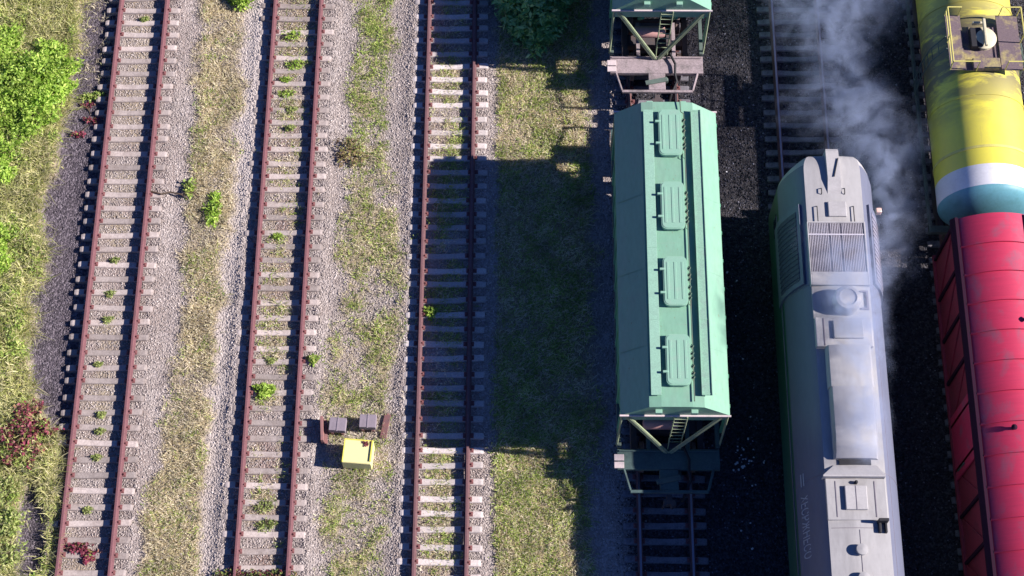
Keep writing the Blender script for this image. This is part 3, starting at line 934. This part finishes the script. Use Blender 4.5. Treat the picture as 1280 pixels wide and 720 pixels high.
    # end platforms
    for s in (-1, 1):
        p = bpy.data.objects.new('end_platform', None)
        COL.objects.link(p)
        p.parent = t
        mt = 'frame_pink'
        MB().box(-1.56, 1.56, s * 5.55 - .33, s * 5.55 + .33, 1.14, 1.30, .012).build('cross_beam', mt, p)
        MB().box(-.28, .28, min(s * 5.89, s * 6.52), max(s * 5.89, s * 6.52), 1.10, 1.31, .012).build('centre_sill', mt, p)
        MB().box(-1.18, 1.18, s * 6.57 - .045, s * 6.57 + .045, 1.20, 1.30, .01).build('end_bar', mt, p)
        for q in (-1, 1):
            MB().tube([(q * 1.36, s * 5.88, 1.26), (q * 1.18, s * 6.54, 1.26)], .045, 6).build('side_bar', mt, p)
            MB().box(q * .60 - .06, q * .60 + .06, s * 4.55 - .67, s * 4.55 + .67, 1.10, 1.28).build('sill_stringer', mt, p)
        MB().tube([(-1.5, s * 5.3, 1.34), (1.5, s * 5.3, 1.34)], .03, 6).build('rail_bar', mt, p)
        for q in (-1, 1):
            dg = MB()
            a, b_ = Vector((q * 1.46, s * 5.02, 3.82)), Vector((q * .06, s * 5.36, 1.36))
            for o in (-.06, .06):
                dg.tube([a + Vector((o, 0, 0)), b_ + Vector((o, 0, 0))], .028, 6)
            dg.tube([a, b_], .045, 4)
            dg.build('diagonal_strut', 'strut', t)
            MB().tube([(q * 1.55, s * 5.05, 3.85), (q * 1.57, s * 5.10, 1.30)], .035, 6).build('corner_post', 'strut', t)
            MB().tube([(q * .55, s * 3.75, 1.32), (q * .55, s * 4.75, 2.95)], .06, 6).build('hopper_brace', 'hopper_side', t)
        coupler(t, s * 6.62, s, .42)
        bogie(t, s * 4.35)
    # things on the near platform: ladder, brake wheel, air tank
    ld = MB()
    for x in (-.02, .36):
        ld.tube([(x, -5.12, 3.88), (x, -5.14, 1.95), (x, -5.25, 1.31)], .02, 6)
    for k in range(8):
        ld.tube([(-.02, -5.13, 1.7 + k * .29), (.36, -5.13, 1.7 + k * .29)], .015, 6)
    ld.build('ladder', 'strut', t)
    MB().lathe([(.02, -.55), (.16, -.52), (.20, -.42), (.20, .42), (.16, .52), (.02, .55)], (-.25, -4.55, 1.75), 'x', 20).build('air_tank', 'tank_air', t, None, 40)
    hose = MB()
    hose.tube([(.45, -5.2, 1.45), (.62, -5.6, 1.42), (.60, -5.95, 1.38), (.66, -6.2, 1.30), (.48, -6.6, 1.15), (.42, -6.78, .9)], .045, 6)
    hose.build('brake_hose', 'black', t)
    cy = MB()
    cy.lathe([(.02, 0), (.17, .02), (.17, .34), (.06, .48), (.05, .60)], (.25, -5.98, .86), 'y', 16)
    cy.box(-.40, .35, -6.30, -6.14, 1.33, 1.38, .01, (0, 0, R(12)))
    cy.build('brake_cylinder', 'frame_dark', t)
    sb = MB()
    sb.box(-1.66, -1.36, -5.62, -5.42, 1.31, 1.37, .01)
    sb.box(-1.66, -1.36, -5.86, -5.66, 1.31, 1.37, .01)
    sb.build('step_plate', 'edge_pink', t)
    return t
hop = make_hopper()
h2 = copy_tree(hop)
for o in list(bpy.data.objects):                     # nearer wagon's frame: teal copy, darkened to paint in its shade
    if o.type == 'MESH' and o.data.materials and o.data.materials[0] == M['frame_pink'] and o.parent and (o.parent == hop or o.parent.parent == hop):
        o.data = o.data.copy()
        o.data.materials[0] = M['frame_teal_shade']
h2.location = (4.82, 13.22, 0)
h2['label'] = 'green hopper wagon with sunlit end platform, cut off by the top edge'

# ------------------------------------------------------------------ locomotive
def make_loco():
    t = thing('diesel_locomotive', 'grey roofed diesel locomotive with green sides giving off smoke', 'locomotive', (9.77, -.16, 0))
    YN, YS = 2.62, -15.0
    prof = [(1.475, 1.15), (1.475, 2.75), (1.465, 3.15), (1.41, 3.50), (1.26, 3.95), (1.08, 4.33), (.95, 4.54), (.86, 4.635), (.40, 4.675), (0, 4.69)]
    full = prof + [(-x, z) for x, z in prof[-2::-1]]
    def ring(y, w, drop, cut=None):
        o = []
        for x, z in full:
            zz = z if z < 2.8 else 2.8 + (z - 2.8) * drop
            o.append((x * w, y, zz))
        return o
    secs = []
    for k in range(9):
        a = k / 8 * math.pi / 2
        y = YN - .55 * (1 - math.cos(a))
        w = .74 + .26 * math.sin(a)
        secs.append((y, w, 0.93 + .07 * math.sin(a) ** .7))
    yy = [1.2, -2, -6, -10, YS]
    rings = [ring(*s_) for s_ in secs] + [ring(y, 1, 1) for y in yy]
    zsplit = 1    # vertices 0,1 of each side belong to the painted lower body
    n = len(full)
    low, up = MB(), MB()
    # roof shell (upper part): from vertex 2 to n-3
    up.sheet([r[2:n - 2] for r in rings])
    up.bm.faces.new([up.bm.verts.new(p) for p in rings[0][2:n - 2]])
    up.bm.faces.new([up.bm.verts.new(p) for p in rings[-1][2:n - 2]][::-1])
    bmesh.ops.remove_doubles(up.bm, verts=up.bm.verts[:], dist=.0005)
    ro = up.build('roof', 'loco_roof', t, None, 28)
    ro.data.materials.append(M['loco_flank_shade'])        # flank colour darkened and blued to hold the shade below the roof edge
    for p in ro.data.polygons:
        if abs(p.normal.z) < .78 and p.center.y < 2.3 and p.center.y > YS + .1:
            p.material_index = 1
    lowr = [[r[2], r[1], r[0], r[n - 1], r[n - 2], r[n - 3]] for r in rings]
    low.loft(lowr)
    low.build('body', 'loco_green', t, None, 40)
    def rz(x):      # roof height at lateral offset x
        xs = [p[0] for p in prof][::-1]
        zs = [p[1] for p in prof][::-1]
        return float(np.interp(abs(x), xs[:-1], zs[:-1]))
    X0 = 9.81
    # headlight housing sticking out over the windscreen
    m = MB()
    m.loft([[(-.19, 1.25, 4.58), (.24, 1.25, 4.58), (.24, 1.25, 4.68), (-.19, 1.25, 4.68)],
            [(-.22, 1.75, 4.38), (.27, 1.75, 4.38), (.22, 1.75, 4.8), (-.17, 1.75, 4.8)],
            [(-.24, 2.66, 4.08), (.25, 2.66, 4.08), (.20, 2.66, 4.84), (-.19, 2.66, 4.84)],
            [(-.22, 2.74, 4.13), (.23, 2.74, 4.13), (.19, 2.74, 4.8), (-.18, 2.74, 4.8)]])
    hl = m.build('headlight_housing', 'loco_white', t)
    m = MB()
    m.lathe([(.15, 0), (.15, .02), (.02, .035)], (.0, 2.74, 4.48), 'y', 20)
    m.build('headlight', 'glass', hl)
    MB().tube([(.02, 1.78, 4.83), (.17, 2.4, 4.855)], .018, 5).build('wiper_arm', 'black', hl)
    # cab windows facing north and west
    for s in (-1, 1):
        q = MB()
        q.box(s * .50 - .32, s * .50 + .32, YN - .03, YN + .015, 2.95, 3.6, .02)
        q.build('windscreen', 'glass', t)
        q = MB()
        q.box(s * 1.47 - .012, s * 1.47 + .012, .95, 1.55, 2.1, 2.75, .01)
        q.build('side_window', 'glass', t)
    # roof hatch near the cab
    MB().box(-.22, .33, .48, .98, 4.62, 4.755, .02).build('roof_hatch', 'loco_white', t)
    mb = MB()
    for x, y0, y1 in ((-.55, .25, .85), (.55, .25, .85), (-.38, 1.25, 1.45), (.32, 1.25, 1.45)):
        mb.tube([(x, y0, rz(x) + .005), (x, y0 + .03, rz(x) + .07), (x, y1 - .03, rz(x) + .07), (x, y1, rz(x) + .005)], .016, 5)
    mb.build('grab_rail', 'black', t)
    # radiator bay
    b = MB()
    b.box(-.86, .80, -1.80, .26, 4.28, 4.60, .01)
    bay = b.build('radiator_bay', 'black', t)
    s_ = MB()
    for k in range(33):
        x = -.82 + k * .049
        if k in (12, 19):
            continue
        s_.box(x - .008, x + .008, -1.36, .24, 4.685, 4.75)
    s_.box(-.86, .80, -.16, -.12, 4.752, 4.77)
    s_.build('grille', 'slat', bay)
    fr = MB()
    fr.box(-.90, -.862, -1.80, .28, 4.38, 4.78, .008)
    fr.box(.802, .85, -1.80, .28, 4.38, 4.78, .008)
    fr.box(-.86, .80, .245, .285, 4.683, 4.78, .006)
    fr.box(-.86, .80, -1.80, -1.37, 4.683, 4.775, .01)
    fr.build('frame', 'loco_white', bay)
    # side louvre panels
    for s, mt in ((-1, 'louvre'), (1, 'louvre_lit')):  # west shutter coloured as shaded, east one as sunlit
        y0, y1 = -1.65, 1.0
        pr = [(1.472, 2.6), (1.465, 3.15), (1.41, 3.50), (1.26, 3.95), (1.08, 4.33), (1.0, 4.46)]
        fr = MB()
        inn = MB()
        for k in range(len(pr) - 1):
            (xa, za), (xb, zb) = pr[k], pr[k + 1]
        a = [(s * x, z) for x, z in pr]
        o = [(s * (x + .07), z + .05) for x, z in pr]
        fr.prism_y(a + o[::-1], y0, y1)
        f_ = fr.build('side_louvre', 'loco_flank_shade', t)
        o1 = [(s * (x + .072), z + .052) for x, z in pr[1:-1]]
        o2 = [(s * (x + .082), z + .060) for x, z in pr[1:-1]]
        inn.prism_y(o1 + o2[::-1], y0 + .16, y1 - .22)
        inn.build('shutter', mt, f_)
        sl = MB()
        for k in range(14):
            y = y0 + .25 + k * .155
            sl.prism_y([(s * (x + .084), z + .062) for x, z in pr[1:-1]] + [(s * (x + .096), z + .074) for x, z in pr[1:-1]][::-1], y, y + .03)
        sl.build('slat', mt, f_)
    # exhaust stack and the boxes behind it
    m = MB()
    m.lathe([(.42, 4.38), (.41, 5.02), (.36, 5.12), (.26, 5.15), (.25, 5.12), (.20, 5.11), (.02, 5.11)], (.10, -2.35, 0), 'z', 32)
    m.build('exhaust_stack', 'loco_white', t, None, 40)
    MB().box(-.88, .80, -2.84, -1.81, 4.38, 4.64, .02).build('stack_base', 'loco_roof', t)
    mb = MB()
    mb.box(.56, .78, -2.0, -1.95, 4.642, 4.71)
    mb.box(.72, .78, -2.5, -2.0, 4.642, 4.71)
    mb.box(.56, .78, -2.56, -2.5, 4.642, 4.71)
    mb.build('stack_bracket', 'seam', t)
    b = MB()
    b.box(-.87, .80, -3.78, -2.86, 4.38, 4.82, .03)
    bx = b.build('equipment_cover', 'loco_white', t)
    MB().box(-.64, -.61, -3.76, -2.9, 4.821, 4.832).build('seam', 'seam', bx)
    MB().box(-.36, .52, -3.55, -2.98, 4.822, 4.91, .02).build('raised_lid', 'loco_roof', bx)
    # long smooth hood
    h = MB()
    hp = [(-.62, 4.38), (.68, 4.38), (.68, 4.92), (.62, 5.01), (.45, 5.045), (.03, 5.06), (-.39, 5.045), (-.56, 5.01), (-.62, 4.92)]
    h.loft([[(x, y, z) for x, z in hp] for y in (-3.82, -5.1)])
    hd = h.build('engine_hood', 'loco_roof', t, None, 35)
    h = MB()
    hq = [(x * .97 + .005, z + (.03 if z > 4.48 else 0)) for x, z in hp]
    h.loft([[(x, y, z - d) for x, z in hq] for y, d in ((-5.11, 0), (-6.6, .0), (-7.0, .10), (-7.2, .24))])
    hd2 = h.build('silencer_hood', 'loco_hood', t, None, 35)
    MB().box(-.44, .46, -7.36, -7.206, 4.54, 4.72).build('outlet', 'black', hd2)
    f = MB()
    f.loft([[(-.60, -7.37, 4.56), (.62, -7.37, 4.56), (.62, -7.37, 4.68), (-.60, -7.37, 4.68)],
            [(-.95, -7.72, 4.38), (.80, -7.72, 4.38), (.80, -7.72, 4.9), (-.95, -7.72, 4.9)],
            [(-.95, -7.76, 4.38), (.80, -7.76, 4.38), (.80, -7.76, 4.88), (-.95, -7.76, 4.88)]])
    f.build('deflector', 'loco_white', t)
    cl = MB()
    for y in (-4.4, -5.2, -6.05, -6.75):
        cl.box(-.78, -.64, y - .05, y + .05, 4.51, 4.62, .01)
        cl.box(.70, .80, y - .05, y + .05, 4.54, 4.62, .01)
    cl.build('hood_clamp', 'seam', t)
    b = MB()
    b.box(-.88, .82, -8.98, -7.77, 4.33, 4.72, .02)
    ab = b.build('access_cover', 'loco_roof', t)
    MB().box(-.36, .26, -8.70, -8.00, 4.722, 4.82, .02).build('access_hatch', 'loco_white', ab)
    MB().box(-.06, -.045, -8.70, -8.0, 4.822, 4.83).build('hatch_seam', 'seam', ab)
    for x in (-.60, .50):
        MB().box(x - .012, x + .012, -8.9, -7.85, 4.722, 4.732).build('seam', 'seam', ab)
    MB().lathe([(.05, 0), (.05, .10), (.02, .13)], (-.02, -7.9, 4.72), 'z', 12).build('filler_cap', 'black', ab)
    an = MB()
    an.box(.50, .78, -9.08, -9.0, 4.56, 5., .01)
    an.box(.52, .60, -9.35, -9.02, 4.55, 4.78, .02)
    an.box(.70, .76, -9.35, -9.02, 4.55, 4.78, .01)
    an.build('antenna', 'black', t)
    for y in (-9.85, -10.65, -12.2, -13.0):
        v = MB()
        v.lathe([(.13, 4.6), (.13, 4.76), (.17, 4.78), (.16, 4.85), (.02, 4.88)], (.0, y, 0), 'z', 20)
        v.build('roof_vent', 'loco_roof', t, None, 40)
    sm = MB()
    def cross(y, x0, x1):
        xs = np.linspace(x0, x1, 12)
        sm.tube([(x, y, rz(x) + .004) for x in xs], .010, 4)
    cross(-1.72, -1.46, -.9)
    cross(-1.72, .9, 1.46)
    cross(-7.6, -1.46, -.96)
    cross(-7.6, .84, 1.46)
    cross(-9.2, -.9, .9)
    sm.tube([(0, -9.25, rz(0) + .004), (0, YS + .1, rz(0) + .004)], .008, 4)
    sm.tube([(1.0, -1.8, rz(1.0) + .004), (1.0, YS + .1, rz(1.0) + .004)], .009, 4)
    sm.build('roof_seam', 'seam', t)
    # gutter strips along the body
    for s in (-1, 1):
        MB().box(s * 1.485 - .012, s * 1.485 + .012, YS + .1, 1.4, 2.78, 2.86, .004).build('gutter', 'seam', t)
    mr = MB()
    mr.box(1.46, 1.74, 1.52, 1.60, 2.75, 2.78)
    mr.build('mirror_arm', 'black', t)
    MB().box(1.62, 1.80, 1.48, 1.64, 2.79, 3.02, .03).build('side_mirror', 'glint', t)  # mirror, its orange sun glint painted as base colour
    # lettering on the west slope of the roof, read by someone standing west of it
    ang = math.atan2(.415, .168)
    for txt, size, y, off in (('\u2161', .62, -7.28, -.06), ('\u0425\u0415\u0421\u0420\u0416\u041D\u0415\u0421\u041E', .58, -7.98, .02)):
        cu = bpy.data.curves.new('lettering', 'FONT')
        cu.body = txt if txt != '\u2161' else '='
        cu.size = size
        cu.extrude = .004
        tmp = bpy.data.objects.new('tmp_text', cu)
        COL.objects.link(tmp)
        bpy.context.view_layer.update()
        me = bpy.data.meshes.new_from_object(tmp.evaluated_get(bpy.context.evaluated_depsgraph_get()))
        bpy.data.objects.remove(tmp)
        w = max(v.co.x for v in me.vertices)
        want = 1.85 if len(txt) > 2 else .42
        ax = Vector((0, -1, 0))                       # reading direction: north to south
        up_ = Vector((math.cos(ang), 0, math.sin(ang)))
        nr = ax.cross(up_)
        base = Vector((-1.392, y, 3.55)) + up_ * off + nr * .022
        for v in me.vertices:
            c = v.co.copy()
            v.co = base + ax * (c.x * want / w) + up_ * c.y + nr * c.z
        me.materials.append(M['letter'])
        o = bpy.data.objects.new('lettering', me)
        COL.objects.link(o)
        o.parent = t
    u = MB()
    u.box(-1.40, 1.40, YS + .2, 2.2, .98, 1.145, .02)
    u.build('underframe', 'bogie', t)
    MB().box(-1.3, 1.3, -8.0, -4.6, .42, .97, .08).build('fuel_tank', 'bogie', t)
    for yb in (-1.6, -11.0):
        b = bpy.data.objects.new('bogie', None)
        COL.objects.link(b)
        b.parent = t
        b.location = (0, yb, 0)
        for dy in (-2.1, 0, 2.1):
            wheelset(b, dy)
        MB().box(-1.12, -.92, -2.8, 2.8, .62, .95, .03).build('side_frame', 'bogie', b)
        MB().box(.92, 1.12, -2.8, 2.8, .62, .95, .03).build('side_frame', 'bogie', b)
    coupler(t, 2.3, 1, .7)
    return t
make_loco()

# ------------------------------------------------------------------ tank wagon
def make_tank():
    t = thing('tank_wagon', 'yellow tank wagon with white band and teal end', 'wagon', (14.95, 6.70, 0))
    Rr, zc, H = 1.50, 2.66, 4.95
    def zr(x):
        return zc + math.sqrt(max(0, Rr * Rr - x * x))
    MB().lathe([(Rr, -H + .72), (Rr, H)], (0, 0, zc), 'y', 72).build('barrel', 'tank_yellow', t, None, 40)
    MB().lathe([(Rr + .002, -H), (Rr + .002, -H + .72)], (0, 0, zc), 'y', 72).build('white_band', 'white_band', t, None, 40)
    for s in (-1, 1):
        pr = [(Rr * math.cos(a), s * (H + .55 * math.sin(a))) for a in np.linspace(0, math.pi / 2 - .02, 12)]
        MB().lathe(pr, (0, 0, zc), 'y', 72).build('tank_end', 'teal' if s < 0 else 'tank_yellow', t, None, 50)
    for y in (-3.62, -1.75, 1.75, 3.62):
        b = MB()
        b.lathe([(Rr - .01, y - .045), (Rr + .022, y - .045), (Rr + .022, y + .045), (Rr - .01, y + .045)], (0, 0, zc), 'y', 72)
        b.build('strap', 'rail_yellow' if abs(y) > 2 else 'tank_yellow', t, None, 40)
    # hatch platform
    for x0, x1, mt in ((-1.12, -.64, 'plat'), (.50, 1.18, 'plat')):
        MB().box(x0, x1, -1.0, 1.02, 4.30, 4.34, .006).build('platform', mt, t)
    MB().box(-.62, .48, -.98, .62, 4.235, 4.275, .006).build('hatch_plate', 'plat', t)
    MB().box(-.40, .46, -.98, -.60, 4.28, 4.42, .02).build('valve_box', 'plat', t)
    m = MB()
    m.lathe([(.36, 4.05), (.36, 4.42), (.40, 4.43), (.40, 4.46), (.34, 4.50), (.12, 4.56), (.02, 4.565)], (.02, .1, 0), 'z', 32)
    lid = m.build('hatch', 'lid_cream', t, None, 40)
    MB().box(-.42, -.06, -.24, .46, 4.28, 4.52, .02).build('hatch_opening', 'black', t)
    m = MB()
    m.box(-.02, .07, -.28, .70, 4.57, 4.68, .02)
    m.box(-.30, .06, .62, .70, 4.36, 4.50, .02)
    m.build('lever', 'lid_cream', lid)
    def loop(pts):
        q = MB()
        for p in pts:
            q.tube(p, .022, 6)
        return q
    z1 = 4.85
    loop([[(-1.14, 1.0, 4.34), (-1.14, 1.0, z1), (-1.14, -1.0, z1), (-1.14, -1.0, 4.34)], [(-1.14, 0, 4.34), (-1.14, 0, z1)], [(-1.14, 1.0, 4.6), (-1.14, -1.0, 4.6)],
          [(-1.14, 1.0, z1), (-.7, 1.0, z1), (-.7, 1.0, 4.34)], [(-1.14, -1.0, z1), (-.3, -1.0, z1), (-.3, -1.0, 4.28)]]).build('railing', 'rail_yellow', t)
    loop([[(1.18, 1.0, 4.34), (1.18, 1.0, z1), (1.18, -1.0, z1), (1.18, -1.0, 4.34)], [(1.18, 0, 4.34), (1.18, 0, z1)], [(1.18, 1.0, z1), (.6, 1.0, z1), (.6, 1.0, 4.34)], [(1.18, -1.0, z1), (.6, -1.0, z1), (.6, -1.0, 4.34)]]).build('railing', 'rail_yellow', t)
    for s in (-1, 1):
        ld = MB()
        for y in (-.22, .22):
            ld.tube([(s * 1.16, y, 4.34), (s * 1.50, y, 3.55), (s * 1.60, y, 2.66), (s * 1.56, y, 1.2)], .02, 6)
        for k in range(9):
            z = 1.4 + k * .32
            x = float(np.interp(z, [1.2, 2.66, 3.55, 4.34], [1.56, 1.60, 1.50, 1.16]))
            ld.tube([(s * x, -.22, z), (s * x, .22, z)], .014, 5)
        ld.build('ladder', 'frame_dark', t)
    # underframe
    u = MB()
    u.box(-.28, .28, -5.1, 5.1, .86, 1.13, .02)
    u.build('centre_sill', 'frame_dark', t)
    for s in (-1, 1):
        MB().box(s * 1.42 - .05, s * 1.42 + .05, -5.1, 5.1, 1.00, 1.16, .01).build('side_sill', 'frame_dark', t)
        MB().box(-1.47, 1.47, s * 5.05 - .12, s * 5.05 + .12, .98, 1.165, .01).build('end_beam', 'frame_dark', t)
        MB().box(-1.1, 1.1, s * 3.6 - .25, s * 3.6 + .25, 1.14, 1.42, .02).build('saddle', 'frame_dark', t)
        coupler(t, s * 5.15, s, .42)
        bogie(t, s * 3.7)
    return t
make_tank()

# ------------------------------------------------------------------ red covered wagon
def make_red():
    L = 6.6
    t = thing('covered_wagon', 'crimson covered wagon with ribbed arched roof', 'wagon', (14.95, .72 - L, 0))
    b = MB()
    b.box(-1.36, 1.36, -L + .06, L - .06, 1.15, 3.60)
    b.build('body', 'wall_red', t)
    xs = np.linspace(-1.26, 1.26, 25)
    top = [(x, 3.80 + .46 * (1 - (x / 1.26) ** 2)) for x in xs]
    r = MB()
    r.prism_y([(-1.26, 3.60)] + top + [(1.26, 3.60)], -L, L)
    roof = r.build('roof', 'roof_red', t, None, 30)
    for s in (-1, 1):
        g = MB()
        g.prism_y([(s * 1.265, 3.603), (s * 1.47, 3.603), (s * 1.47, 3.70), (s * 1.36, 3.86), (s * 1.265, 3.86)], -L - .01, L + .01)
        g.build('roof_gutter', 'frame_red', t)
    for k in range(14):
        y = L - .98 - k * .955
        q = MB()
        for sgn in (0,):
            pts = [(x, z) for x, z in top]
            q.prism_y([(x, z + .003) for x, z in pts] + [(x, z + .075) for x, z in pts][::-1], y - .022, y + .022)
        q.build('roof_rib', 'roof_red', t, None, 30)
    MB().box(.70, .90, -L + .1, L - .02, 4.15, 4.22, .01).build('running_board', 'frame_red', t)
    for x, y in ((.32, L - 3.55), (-.42, L - 6.95)):
        v = MB()
        v.lathe([(.05, 0), (.05, .12), (.09, .14), (.02, .2)], (x, y, 4.2), 'z', 12)
        v.build('roof_vent', 'frame_red', t)
    for s in (-1, 1):
        for k in range(10):
            y = -L + .2 + k * (2 * L - .4) / 9
            MB().box(s * 1.40 - .04, s * 1.40 + .04, y - .05, y + .05, 1.2, 3.60, .01).build('wall_post', 'frame_red', t)
        for k in range(9):
            y = -L + .2 + k * (2 * L - .4) / 9
            y2 = y + (2 * L - .4) / 9
            if k == 4:
                continue
            a, c = ((y + .07, 1.3), (y2 - .07, 3.5)) if k > 4 else ((y2 - .07, 1.3), (y + .07, 3.5))
            MB().tube([(s * 1.385, a[0], a[1]), (s * 1.385, c[0], c[1])], .03, 4).build('wall_brace', 'wall_red', t)
        d = MB()
        d.box(s * 1.41 - .03, s * 1.41 + .03, -1.0, 1.0, 1.25, 3.45, .01)
        dr = d.build('door', 'roof_red', t)
        d = MB()
        d.tube([(s * 1.46, -.8, 1.6), (s * 1.46, -.8, 2.4)], .02, 6)
        d.build('handle', 'frame_dark', dr)
        MB().box(s * 1.36 - .08, s * 1.36 + .08, -L, L, .98, 1.147, .01).build('side_sill', 'wall_red', t)
        MB().box(-1.27, 1.27, s * (L - .1) - .1, s * (L - .1) + .1, .97, 1.145, .01).build('end_beam', 'frame_dark', t)
        coupler(t, s * L, s, .42)
        bogie(t, s * (L - 1.75))
    MB().box(-.28, .28, -L + .21, L - .21, .84, 1.14, .02).build('centre_sill', 'frame_dark', t)
    return t
make_red()

# ------------------------------------------------------------------ smoke
PUFFS = [  # x, y, z, rx, ry, rz, weight
    (10.0, -2.5, 5.6, .6, .9, .6, 3.6),
    (10.05, -4.0, 5.7, .5, 1.2, .55, 3.2),
    (10.0, -6.5, 5.6, .42, .9, .5, 2.8),
    (9.6, -.9, 5.1, .8, .8, .35, .45),
    (8.6, -.3, 4.6, .25, .7, .3, .2),
    (10.5, -1.3, 5.2, .45, .7, .4, .6),
    (11.0, -.2, 4.7, .4, .7, .5, .5),
    (11.62, -1.0, 3.0, .25, .6, .7, .4),
    (11.75, .4, 2.6, .55, 1.0, 1.0, .9),
    (12.05, 2.3, 2.3, .8, 1.3, 1.1, 1.0),
    (11.5, 4.2, 2.3, .8, 1.4, 1.1, 1.3),
    (12.7, 4.0, 2.2, .7, .8, 1.0, .6),
    (11.0, 5.9, 2.2, .75, 1.1, 1.0, 1.15),
    (9.9, 5.8, 2.0, .9, .8, .9, .75),
    (10.9, 7.9, 2.2, .8, 1.4, 1.0, 1.1),
    (11.2, 10.0, 2.4, 1.6, 1.4, 1.1, 1.15),
    (9.7, 9.4, 2.1, 1.0, 1.1, .9, .6),
    (12.7, 10.6, 2.8, 1.1, 1.2, 1.1, 1.1),
    (11.6, 12.4, 2.8, 2.2, 1.6, 1.3, 1.2),
]
def smoke():
    m = bpy.data.materials.new('diesel_smoke')
    m.use_nodes = True
    nt = m.node_tree
    nt.nodes.remove(nt.nodes['Principled BSDF'])
    out = nt.nodes['Material Output']
    pos = nt.nodes.new('ShaderNodeNewGeometry').outputs['Position']
    # billowing: shift the lookup by a noise vector
    nz = nt.nodes.new('ShaderNodeTexNoise')
    nz.inputs['Scale'].default_value = .85
    nz.inputs['Detail'].default_value = 5
    nt.links.new(pos, nz.inputs['Vector'])
    sub = nt.nodes.new('ShaderNodeVectorMath')
    sub.operation = 'SUBTRACT'
    sub.inputs[1].default_value = (.5, .5, .5)
    nt.links.new(nz.outputs['Color'], sub.inputs[0])
    sc = nt.nodes.new('ShaderNodeVectorMath')
    sc.operation = 'SCALE'
    sc.inputs['Scale'].default_value = 2.0
    nt.links.new(sub.outputs[0], sc.inputs[0])
    add = nt.nodes.new('ShaderNodeVectorMath')
    nt.links.new(pos, add.inputs[0])
    nt.links.new(sc.outputs[0], add.inputs[1])
    P = add.outputs[0]
    tot = None
    for x, y, z, rx, ry, rz, w in PUFFS:
        a = nt.nodes.new('ShaderNodeVectorMath')
        a.operation = 'SUBTRACT'
        a.inputs[1].default_value = (x, y, z)
        nt.links.new(P if z < 2.9 else pos, a.inputs[0])
        b = nt.nodes.new('ShaderNodeVectorMath')
        b.operation = 'DIVIDE'
        b.inputs[1].default_value = (rx, ry, rz)
        nt.links.new(a.outputs[0], b.inputs[0])
        d = nt.nodes.new('ShaderNodeVectorMath')
        d.operation = 'DOT_PRODUCT'
        nt.links.new(b.outputs[0], d.inputs[0])
        nt.links.new(b.outputs[0], d.inputs[1])
        e = math_n(nt, 'MULTIPLY', math_n(nt, 'EXPONENT', math_n(nt, 'MULTIPLY', d.outputs['Value'], -1.1)), w)
        tot = e if tot is None else math_n(nt, 'ADD', tot, e)
    n2 = noise(nt, pos, 1.25, 6, .62, .9)
    dens = math_n(nt, 'MULTIPLY', tot, maprange(nt, n2, .42, .64, .0, 1.8))
    dens = math_n(nt, 'MULTIPLY', math_n(nt, 'SUBTRACT', dens, .035, True), SMOKE)
    pv = nt.nodes.new('ShaderNodeVolumePrincipled')
    pv.inputs['Color'].default_value = (.58, .68, .93, 1)
    pv.inputs['Anisotropy'].default_value = .1
    nt.links.new(dens, pv.inputs['Density'])
    nt.links.new(pv.outputs[0], out.inputs['Volume'])
    M['smoke'] = m
    # a closed hull hugging the plume
    hull = MB()
    # profile in plan, extruded in height, lower block beside and ahead of the locomotive
    poly = [(11.32, -4.6), (13.25, -4.6), (13.3, .2), (13.35, 2), (13.3, 14.4), (8.2, 14.4), (8.2, 2.85), (11.32, 2.85)]
    hull.prism_z(poly, .30, 5.0)
    hull.prism_z([(8.0, -8.2), (11.31, -8.2), (11.31, 1.8), (8.0, 1.8)], 3.6, 7.0)
    o = hull.build('smoke', 'smoke')
    tag(o, 'thin blue grey diesel smoke drifting between the locomotive and the tank wagon', None, None, 'stuff')
    return o
SMOKE = .68
smoke()

# ------------------------------------------------------------------ light, sky, camera
SUN_EL, SUN_DX, SUN_DY = R(34), 1.0, -.06
to_sun = Vector((SUN_DX, SUN_DY, 0)).normalized() * math.cos(SUN_EL) + Vector((0, 0, math.sin(SUN_EL)))
sd = bpy.data.lights.new('sun', 'SUN')
sd.energy = 5.0
sd.angle = R(.5)
sd.color = (1, .92, .885)
so = bpy.data.objects.new('sun', sd)
COL.objects.link(so)
so.rotation_euler = to_sun.to_track_quat('Z', 'Y').to_euler()
w = bpy.data.worlds.new('World')
scn.world = w
w.use_nodes = True
nt = w.node_tree
sky = nt.nodes.new('ShaderNodeTexSky')
sky.sky_type = 'NISHITA'
sky.sun_disc = False
sky.sun_elevation = SUN_EL
sky.sun_rotation = math.atan2(to_sun.x, to_sun.y)
sky.air_density = 1.0
sky.dust_density = .3
sky.ozone_density = 2.0
bg = nt.nodes['Background']
bg.inputs['Strength'].default_value = .05
nt.links.new(mix(nt, 1.0, sky.outputs[0], (.36, .55, 1.08), 'MULTIPLY'), bg.inputs[0])

cd = bpy.data.cameras.new('camera')
cd.sensor_width = 36
cd.lens = 2200 / 1280 * 36
cd.clip_end = 2000
co = bpy.data.objects.new('camera', cd)
COL.objects.link(co)
co.location = (.1257, -23.2322, 52.3788)
co.rotation_euler = (R(23.9196), 0, R(.31))
scn.camera = co
scn.view_settings.view_transform = 'Standard'
scn.view_settings.look = 'None'
scn.view_settings.gamma = 1
scn.view_settings.exposure = .88
scn.render.engine = 'CYCLES'
scn.cycles.use_denoising = True
scn.cycles.volume_step_rate = 1.0
scn.cycles.volume_max_steps = 256
scn.cycles.max_bounces = 6
scn.cycles.volume_bounces = 1
